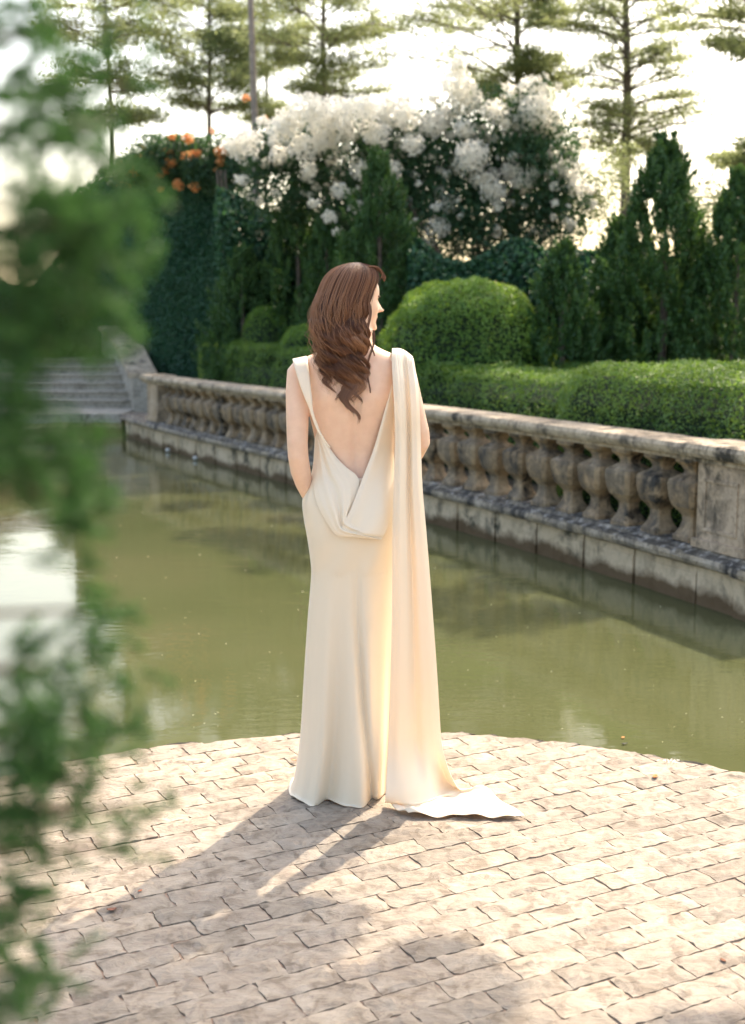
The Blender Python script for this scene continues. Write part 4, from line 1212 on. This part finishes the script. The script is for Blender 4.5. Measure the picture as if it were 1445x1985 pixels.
for px, py, r_ in [(885, 168, 34), (905, 195, 30), (920, 268, 30), (915, 300, 30), (905, 320, 26), (1030, 185, 34), (1045, 215, 34), (1020, 240, 30), (1065, 245, 28), (860, 225, 26), (835, 245, 26), (760, 215, 34), (790, 225, 26), (700, 215, 34), (640, 225, 40), (600, 215, 36), (560, 235, 28), (480, 275, 28), (450, 285, 20), (545, 250, 26), (960, 215, 24), (940, 345, 26), (955, 370, 24), (990, 330, 20), (1010, 350, 18), (870, 395, 20), (850, 440, 22), (930, 465, 14), (830, 470, 14), (1100, 330, 22), (1115, 360, 20), (890, 130, 16), (900, 250, 20), (760, 330, 20), (700, 330, 20), (660, 370, 18), (540, 300, 18), (600, 330, 16), (640, 420, 14), (690, 400, 14), (610, 395, 12), (655, 450, 10), (585, 285, 26), (625, 270, 26), (670, 255, 26), (730, 260, 26), (800, 280, 22)]:
    y = yW - .55 + rng.normal() * .15 if py < 480 else 16.6
    cl.append((np.array([pxr(px, y, py), y, zz(py, y)]), r_ * y / 2470))
for k in range(300):
    e = els[rng.integers(0, len(els))]; d = rdir(1)[0]; d[1] = -abs(d[1]); d[2] = d[2] * .8 + .25
    cl.append((e[0] + d * np.array(e[1]) * .98, rng.uniform(.03, .09)))
cl = [(c_, r_ * 1.18) for c_, r_ in cl]
put(link('blossom', blossom_mass(cl, 90, 1, .05), M['white']), rootw)

rooto = empty('orange_bougainvillea', (pxr(330, 23), 23, 0)); tag(rooto, 'bougainvillea with orange blossom crowning the climber wall', 'bougainvillea')
yW = 23.1
els = [E(330, 300, 90, 45, .7, .5), E(420, 320, 70, 60, .2, .5), E(255, 335, 60, 40, 2.0, .6), E(470, 330, 45, 60, 0, .5)]
leafcloud(els, 13000, .07, M['boug'], rooto, 44, .6)
mb = MB()
for px in (440, 447, 455): mb.tube([(pxr(px, 22.6), 22.6, -.05), (pxr(px - 3, 22.6), 22.6, 2.4), (pxr(px - 14, 22.7), 22.7, zz(330, 22.7))], [.035, .03, .02], 7)
put(mb.build('stems', M['bark']), rooto)
cl = []
for px, py, r_ in [(240, 322, 11), (258, 335, 12), (236, 352, 12), (252, 357, 10), (268, 300, 6), (275, 285, 5), (325, 295, 13), (332, 315, 13), (322, 330, 9), (365, 268, 13), (362, 303, 12), (378, 300, 11), (385, 298, 9), (428, 295, 14), (427, 314, 10), (345, 358, 13), (378, 362, 12), (310, 340, 8), (312, 368, 7), (515, 232, 8), (478, 190, 9), (413, 253, 7), (335, 265, 8), (300, 295, 8), (420, 330, 6)]:
    y = float(np.interp(px, WPX, WPY)) - .75 if px < 460 else 21.8
    cl.append((np.array([pxr(px, y, py), y, zz(py, y)]), r_ * y / 2470))
put(link('blossom', blossom_mass(cl, 110, 1, .05), M['orange']), rooto)
yW = 18.6

# ---- layered trees against the sky
def layered_tree(name, label, px, y, tiers, trunk_r, ztop, lean=0.0, nleaf=9000, lsize=.085, seed=0, bark='bark', zb=-.05, arms=(8, 11), group='slender layered trees against the sky', droop=0.0):
    """tiers: (py, reach px left, reach px right)"""
    x0 = pxr(px, y, 300); r = np.random.default_rng(900 + seed)
    root = empty(name, (x0, y, 0)); tag(root, label, 'tree', group)
    def ax(z): return np.array([x0 + lean * (z / ztop) + .03 * math.sin(z * 1.1 + seed), y + .03 * math.cos(z + seed), z])
    mb = MB(); zsq = np.linspace(zb, ztop, 16); mb.tube([ax(q) for q in zsq], [trunk_r * (1.15 - .85 * (q / ztop)) for q in zsq], 9); put(mb.build('trunk', M[bark]), root)
    LP = []
    for py, rl, rr_ in tiers:
        z00 = zz(py, y); na = r.integers(*arms)
        for a in range(na):
            th = 2 * math.pi * (a + r.uniform(-.4, .4)) / na; z = z00 + r.normal() * .16
            reach = (rl if math.cos(th) < 0 else rr_) * y / 2480 * r.uniform(.7, 1.3)
            dv = np.array([math.cos(th), math.sin(th), 0]); rise = r.uniform(.10, .28) * reach
            br = MB(); st = ax(z - .15 * reach); pts = []
            for q in np.linspace(0, 1, 7): pts.append(st + dv * reach * q + np.array([0, 0, rise * (1 - (1 - q) ** 2) - droop * q * q]) + r.normal(size=3) * .02 * q)
            br.tube(pts, [trunk_r * .19 * (1 - .8 * q) + .003 for q in np.linspace(0, 1, 7)], 5, False)
            for sb in range(r.integers(11, 16)):
                q = r.uniform(.25, .98); i = int(q * 6); base = pts[i] * (1 - (q * 6 - i)) + pts[min(i + 1, 6)] * (q * 6 - i)
                sd = np.array([-dv[1], dv[0], 0]) * r.choice([-1, 1]); d2 = dv * .75 + sd * r.uniform(.4, 1.0) + np.array([0, 0, .12]); d2 /= np.linalg.norm(d2); L = reach * r.uniform(.22, .48) * (1.15 - .6 * q)
                end = base + d2 * L; br.tube([base, (base + end) / 2 + np.array([0, 0, .02]), end], [.007, .005, .002], 4, False)
                LP.append((base, end))
            LP.append((pts[3], pts[6]))
            put(br.build('branch', M[bark]), root)
    per = max(4, int(nleaf * 1.9) // len(LP)); P_ = []
    for b, e in LP:
        u = r.random((per, 1)) ** .7; q = b + (e - b) * u
        cl_ = r.normal(size=(per, 3)) * np.array([.15, .15, .075]) * (y / 26) + np.array([0, 0, .03]); P_.append(q + cl_)
    p = np.concatenate(P_); m = len(p)
    me = leaf_mesh('crown', p, r.normal(size=(m, 3)) * .7 + np.array([0, 0, .8]), lsize * .9 * r.uniform(.6, 1.4, m), .5, None, .25, np.clip(.5 + .25 * vnoise(p, 1.2, seed) + r.normal(size=m) * .2, 0, 1))
    put(link('crown', me, M['tree']), root)
    return root
layered_tree('layered_tree', 'layered tree with bare forked trunk above the tallest conifer at right', 1232, 25, [(285, 90, 60), (245, 120, 135), (205, 115, 160), (150, 120, 150), (95, 100, 130), (40, 110, 110), (-20, 90, 100)], .13, 9.6, -.35, 13000, .07, 1)
layered_tree('layered_tree', 'layered tree with straight trunk above the middle of the white blossom', 1004, 27, [(165, 90, 100), (110, 270, 70), (50, 290, 95), (0, 220, 110), (-60, 200, 120)], .12, 10.6, -.05, 21000, .074, 2, droop=.1)
layered_tree('layered_tree', 'wide layered tree in the upper middle, left of the straight-trunked one', 637, 28, [(175, 70, 110), (125, 130, 120), (75, 150, 110), (25, 130, 120), (-40, 120, 120)], .10, 10.4, -.1, 14000, .072, 3)
layered_tree('layered_tree', 'flat-topped hazy tree at upper left above the orange blossom', 409, 33, [(195, 100, 120), (150, 130, 110), (110, 110, 90), (60, 150, 80), (10, 130, 70)], .09, 11.5, 0, 14000, .085, 4)
layered_tree('layered_tree', 'thin hazy tree just right of the bare leaning trunk', 517, 34, [(215, 45, 50), (130, 80, 70), (70, 110, 90), (10, 110, 90)], .07, 11.6, 0, 9000, .085, 5)
layered_tree('layered_tree', 'tree at the top right corner reaching a bent branch into view', 1530, 22, [(300, 130, 60), (110, 150, 60), (30, 230, 100), (-40, 200, 100)], .12, 9.0, -.3, 18000, .075, 6)
layered_tree('layered_tree', 'pale tree behind the blurred foliage at the top left corner', 215, 31, [(230, 60, 100), (150, 120, 90), (70, 120, 110), (0, 120, 100)], .09, 10.5, 0, 7000, .11, 7)
# bare leaning trunk
tr = empty('bare_trunk_tree', (pxr(497, 22.5), 22.5, 0)); tag(tr, 'tall bare pale trunk leaning slightly left of the person\'s head', 'tree')
mb = MB(); Pp = [(pxr(498, 22.5), 22.5, -.05)]
for py, px in ((560, 498), (400, 497), (300, 497), (180, 492), (80, 489), (0, 486), (-150, 482), (-400, 478)): q = P(px, py, 22.5); Pp.append(tuple(q))
mb.tube(Pp, [.075, .075, .070, .064, .058, .054, .05, .045, .03], 10); put(mb.build('trunk', M['palebark'], None, True), tr)
lp = np.array(Pp[-1]) + rng.normal(size=(3000, 3)) * np.array([.9, .9, .5]); put(link('crown', leaf_mesh('crown', lp, rng.normal(size=(3000, 3)) + np.array([0, 0, .8]), .1, .5), M['tree']), tr)

# ---- tree at the near right bank: its overhanging boughs shade the near stones
root = empty('shade_tree', (3.0, .0, 0)); tag(root, 'tree on the near bank whose boughs shade the foreground stones', 'tree')
mb = MB(); mb.tube([(3.0, .0, -.05), (2.95, .3, 1.5), (2.8, 1.0, 3.0), (2.5, 2.2, 4.3), (2.0, 3.8, 5.0)], [.16, .13, .11, .08, .04], 10); put(mb.build('trunk', M['bark']), root)
def cast(px, py, h):
    g = G(px, py, 0); return g + np.array(SUNV) * (h / SUNV.z)
spots = []
for px, py, r_, h in [(470, 1800, .085, 4.3), (560, 1790, .12, 4.3), (640, 1785, .085, 4.2), (600, 1830, .10, 4.4), (470, 1840, .05, 4.4), (820, 1880, .12, 4.2), (870, 1930, .15, 4.3), (760, 1950, .13, 4.5), (920, 1960, .08, 4.3), (700, 1925, .09, 4.4),
                      (150, 1950, .16, 4.5), (260, 1930, .13, 4.6), (330, 1960, .13, 4.4), (430, 1930, .12, 4.6), (520, 1960, .13, 4.4), (610, 1945, .11, 4.5), (390, 1890, .08, 4.5), (520, 1895, .09, 4.5), (90, 1930, .12, 4.4), (30, 1960, .15, 4.5),
                      (1440, 1985, .05, 4.2), (1330, 2010, .08, 4.4)]:
    spots.append((cast(px, py, h), r_ * 1.15))
for k in range(16):
    g = np.array([rng.uniform(-1.6, 1.2), rng.uniform(1.9, 2.4), 0]); spots.append((g + np.array(SUNV) * (rng.uniform(4.2, 5.4) / SUNV.z), rng.uniform(.18, .34)))
P_ = []
for c, r_ in spots:
    m = int(900 * (r_ / .14) ** 1.7); P_.append(np.array(c) + rdir(m) * (r_ * rng.random((m, 1)) ** .5))
p = np.concatenate(P_); me = leaf_mesh('crown', p, rng.normal(size=(len(p), 3)) + np.array([0, 0, 1.2]), .042 * rng.uniform(.7, 1.3, len(p)), .6)
put(link('crown', me, M['near']), root)
br = MB()
for c, r_ in spots[::2]:
    a = np.array([2.6, 2.0, 4.2]) if c[1] > 3.5 else np.array([2.85, .9, 2.9]); m_ = (a + c) / 2 + np.array([0, 0, .15]); br.tube([a, m_, c], [.035, .02, .006], 5, False)
put(br.build('branches', M['bark']), root)

# ---- tall tree on the far bank, its canopy above the picture dappling the balustrade
root = empty('canopy_tree', (8.2, 17.0, 0)); tag(root, 'tall tree right of the picture whose high canopy dapples the balustrade', 'tree')
mb = MB(); mb.tube([(8.2, 17, -.05), (8.1, 17, 3), (7.6, 16.9, 5.6), (6.4, 16.8, 7.2), (4.5, 16.6, 7.9), (2.6, 16.4, 8.1)], [.24, .21, .17, .12, .07, .03], 10); put(mb.build('trunk', M['bark']), root)
P_ = []; br = MB()
for k in range(120):
    g = path(rng.uniform(1.2, 13.5), rng.uniform(-1.6, 2.2), .5); h = rng.uniform(7.0, 8.6) ; c = g + np.array(SUNV) * ((h - .5) / SUNV.z)
    if c[2] < CAMH + .262 * c[1] + .35: c[2] = CAMH + .262 * c[1] + .35
    r_ = rng.uniform(.28, .52); m = int(260 * (r_ / .4) ** 2); P_.append(c + rdir(m) * (r_ * rng.random((m, 1)) ** .5) * np.array([1, 1, .5]))
    if k % 3 == 0: a = np.array([6.0, 16.8, 7.3]); br.tube([a, (a + c) / 2 + np.array([0, 0, .2]), c], [.05, .03, .008], 5, False)
p = np.concatenate(P_); put(link('crown', leaf_mesh('crown', p, rng.normal(size=(len(p), 3)) + np.array([0, 0, 1.0]), .10 * rng.uniform(.7, 1.3, len(p)), .6), M['tree']), root)
put(br.build('branches', M['bark']), root)

# ---- blurred shrub close to the lens at left
root = empty('near_shrub', (-.46, .68, 0)); tag(root, 'out-of-focus green shrub close to the camera along the left edge', 'shrub')
clumps = [  # px, py, rx, ry, depth, density
    (20, 60, 50, 110, .95, 1.0), (150, 70, 55, 60, 1.0, .3), (110, 190, 60, 70, .95, 1.0), (150, 260, 60, 60, .95, 1.0), (30, 260, 40, 90, .9, .8), (250, 40, 60, 50, 1.05, .14), (250, 165, 55, 40, 1.1, .3), (70, 370, 70, 60, .9, .35), (210, 230, 50, 70, 1.05, .22),
    (150, 430, 120, 80, .9, 1.2), (60, 520, 110, 90, .9, 1.0), (200, 490, 80, 70, .95, .9), (260, 390, 60, 50, 1.0, .22), (110, 590, 100, 60, .9, .9), (30, 680, 60, 80, .88, 1.1), (200, 600, 60, 40, .95, .35), (175, 665, 70, 45, .95, .5),
    (25, 800, 55, 100, .85, 1.2), (60, 920, 90, 50, .9, 1.0), (140, 900, 60, 80, .92, .9), (155, 1010, 48, 60, .92, .9), (150, 950, 55, 60, .92, .8), 
    (180, 1180, 45, 60, .92, .55), (190, 1290, 60, 90, .95, .6), (60, 1290, 90, 70, .85, .45), (100, 1400, 110, 70, .9, .85), (60, 1470, 90, 50, .88, .8), (200, 1440, 60, 50, .95, .55), (240, 1400, 40, 60, .95, .4),
    (150, 1560, 70, 40, .9, .55), (120, 1510, 70, 50, .9, .5), (20, 1620, 40, 80, .85, .9), (60, 1740, 45, 60, .9, .55), (15, 1780, 40, 80, .85, .8), (30, 1930, 50, 60, .85, .9), (290, 1565, 70, 45, 1.0, .22), (240, 1640, 70, 55, 1.0, .22), (110, 1880, 70, 60, .95, .35), (30, 1560, 60, 60, .9, .6)]
P_ = []; N_ = []; A_ = []; T_ = []
tw = MB()
for px, py, rx, ry, y, dn in clumps:
    y *= .80
    c = P(px, py, y); a = rx * y / 2420; b = ry * y / 2420; nspr = int(30 * dn * (rx * ry / 4800) ** .85) + 2
    tw.tube([np.array([-.36, y + .05, c[2] - .07]), (np.array([-.36, y, c[2] - .05]) + c) / 2 + np.array([0, 0, .02]), c], [.005, .003, .0015], 5, False)
    for k in range(nspr):
        d = rng.normal(size=3) * .55; o = c + d * np.array([a, .05, b]) * 1.0
        ax = unit(np.array([[rng.normal() * .7 + .4, rng.normal() * .6, rng.normal() * .6 - .2]]))[0]; L = rng.uniform(.014, .028); m = 40
        u = rng.random(m); ww = rdir(m); ww -= np.outer(ww @ ax, ax)
        P_.append(o + np.outer((u - .5) * L, ax) + ww * .004 * rng.random((m, 1))); A_.append(ax + ww * .9); N_.append(ww + rng.normal(size=(m, 3)) * .6); T_.append(np.full(m, rng.random()) * .6 + rng.random(m) * .4)
p = np.concatenate(P_); me = leaf_mesh('foliage', p, np.concatenate(N_), .0070 * rng.uniform(.6, 1.4, len(p)), .28, np.concatenate(A_), .2, np.concatenate(T_)); put(link('foliage', me, M['near']), root)
tw.tube([(-.46, .68, -.02), (-.44, .68, .6), (-.39, .67, 1.2), (-.36, .66, 1.6), (-.34, .66, 1.85)], [.03, .026, .02, .013, .006], 8)
put(tw.build('stems', M['twig']), root)
# ================================================================== SMALL THINGS
def fallen_leaf(label, px, py, L, W, col, rz, z0=.006, curl=.3, water=False):
    z = WATER + .004 if water else z0
    g = G(px, py, z); V = []; Fc = []
    nL = 8
    for i in range(nL + 1):
        t = i / nL; w = W * math.sin(math.pi * (t * .92 + .04)) ** .8 / 2
        for s_ in (-1, 0, 1):
            V.append(((t - .5) * L, s_ * w, curl * W * (abs(s_) * .6 + 2 * (t - .5) ** 2)))
    for i in range(nL):
        for j in range(2): a = i * 3 + j; Fc.append((a, a + 3, a + 4, a + 1))
    o = link('fallen_leaf', mesh_py('fallen_leaf', V, Fc, True), plain('dry_leaf', col, .8, 60, .3)); o.location = g; o.rotation_euler = (0, 0, rz)
    m_ = o.modifiers.new('thick', 'SOLIDIFY'); m_.thickness = .0006
    return tag(o, label, 'leaf', 'fallen leaves')
fallen_leaf('brown curled leaf lying in the gown\'s shadow at left', 217, 1764, .026, .016, (.20, .09, .06), .2)
fallen_leaf('small orange-red leaf on the sunny stones near the rim', 1270, 1506, .030, .018, (.55, .17, .06), 1.1, .01)
fallen_leaf('tiny reddish leaf beside the brown curled leaf in the shadow', 272, 1727, .014, .008, (.45, .15, .07), .8)
fallen_leaf('dark leaf on the stones at the right edge of the terrace', 1402, 1862, .018, .011, (.17, .07, .04), 2.1)
fallen_leaf('small dead leaf by the hem at the left of the gown', 570, 1474, .024, .012, (.30, .17, .09), 2.6, .012)
fallen_leaf('dark leaf floating on the pond beyond the right rim', 1211, 1442, .030, .014, (.04, .04, .035), .3, water=True)
fallen_leaf('orange leaf floating on the pond beyond the right rim', 1208, 1430, .022, .013, (.50, .20, .07), 1.0, water=True)
# drift of petals, seeds and dust on the water
n = 150
gp = np.array([G(rng.uniform(120, 1440), 940 + 520 * rng.random() ** .8, WATER + .002) for _ in range(n)])
keep = np.hypot(gp[:, 0] - DC[0], gp[:, 1] - DC[1]) > DR + .03; gp = gp[keep]
inl = np.array([q[0] < path(np.interp(q[1], _ys, _S), -.08)[0] if q[1] > 7.7 else True for q in gp]); gp = gp[inl]
me = leaf_mesh('floating_petals', gp, np.tile([0, 0, 1.], (len(gp), 1)) + rng.normal(size=(len(gp), 3)) * .05, rng.uniform(.005, .012, len(gp)) * (gp[:, 1] / 7), .8, None, .05, rng.random(len(gp)))
pet = link('floating_petals', me, leaf_mat('pale_petals', (.42, .38, .20), (.75, .72, .62), .2)); tag(pet, 'pale specks of petals drifting on the pond', 'petals', None, 'stuff')
# white foam of petals caught on the rim
gp = np.array([G(1300 + rng.normal() * 13, 1474 + rng.normal() * 2.0, .012) for _ in range(26)]); me = leaf_mesh('petal_heap', gp, rng.normal(size=(26, 3)) * .5 + np.array([0, 0, 1.6]), .009, .8)
tag(link('petal_heap', me, M['white']), 'little heap of white petals on the terrace rim at right', 'petals', None, 'stuff')
# white round floats on the foot of the pond wall
def float_ball(label, px, py):
    V = []; Fc = []; a, b = 14, 8; s_ = s_at_px(px, WATER + .05, -.06); c = path(s_, -.06, WATER + .035)
    for i in range(b + 1):
        t = math.pi * i / b; sq = .80 if i < b / 2 else 1.0
        for k in range(a): V.append((c[0] + .038 * math.sin(t) * math.cos(2 * math.pi * k / a), c[1] + .038 * math.sin(t) * math.sin(2 * math.pi * k / a), c[2] + .038 * sq * math.cos(t)))
    for i in range(b):
        for k in range(a): Fc.append((i * a + k, (i + 1) * a + k, (i + 1) * a + (k + 1) % a, i * a + (k + 1) % a))
    for k in range(6):
        pass
    root = empty('float_ball', c); tag(root, label, 'float', 'white floats at the foot of the pond wall')
    put(link('ball', mesh_py('ball', V, Fc, True), plain('white_plastic', (.5, .5, .48), .4)), root)
    mb = MB(); mb.tube([(c[0], c[1], c[2] + .035), (c[0] + .01, c[1] + .01, c[2] + .09)], [.008, .006], 6); put(mb.build('tether', M['twig']), root)
float_ball('white float at the pond wall, nearer the person', 379, 886)
float_ball('white float at the pond wall, farther from the person', 326, 873)
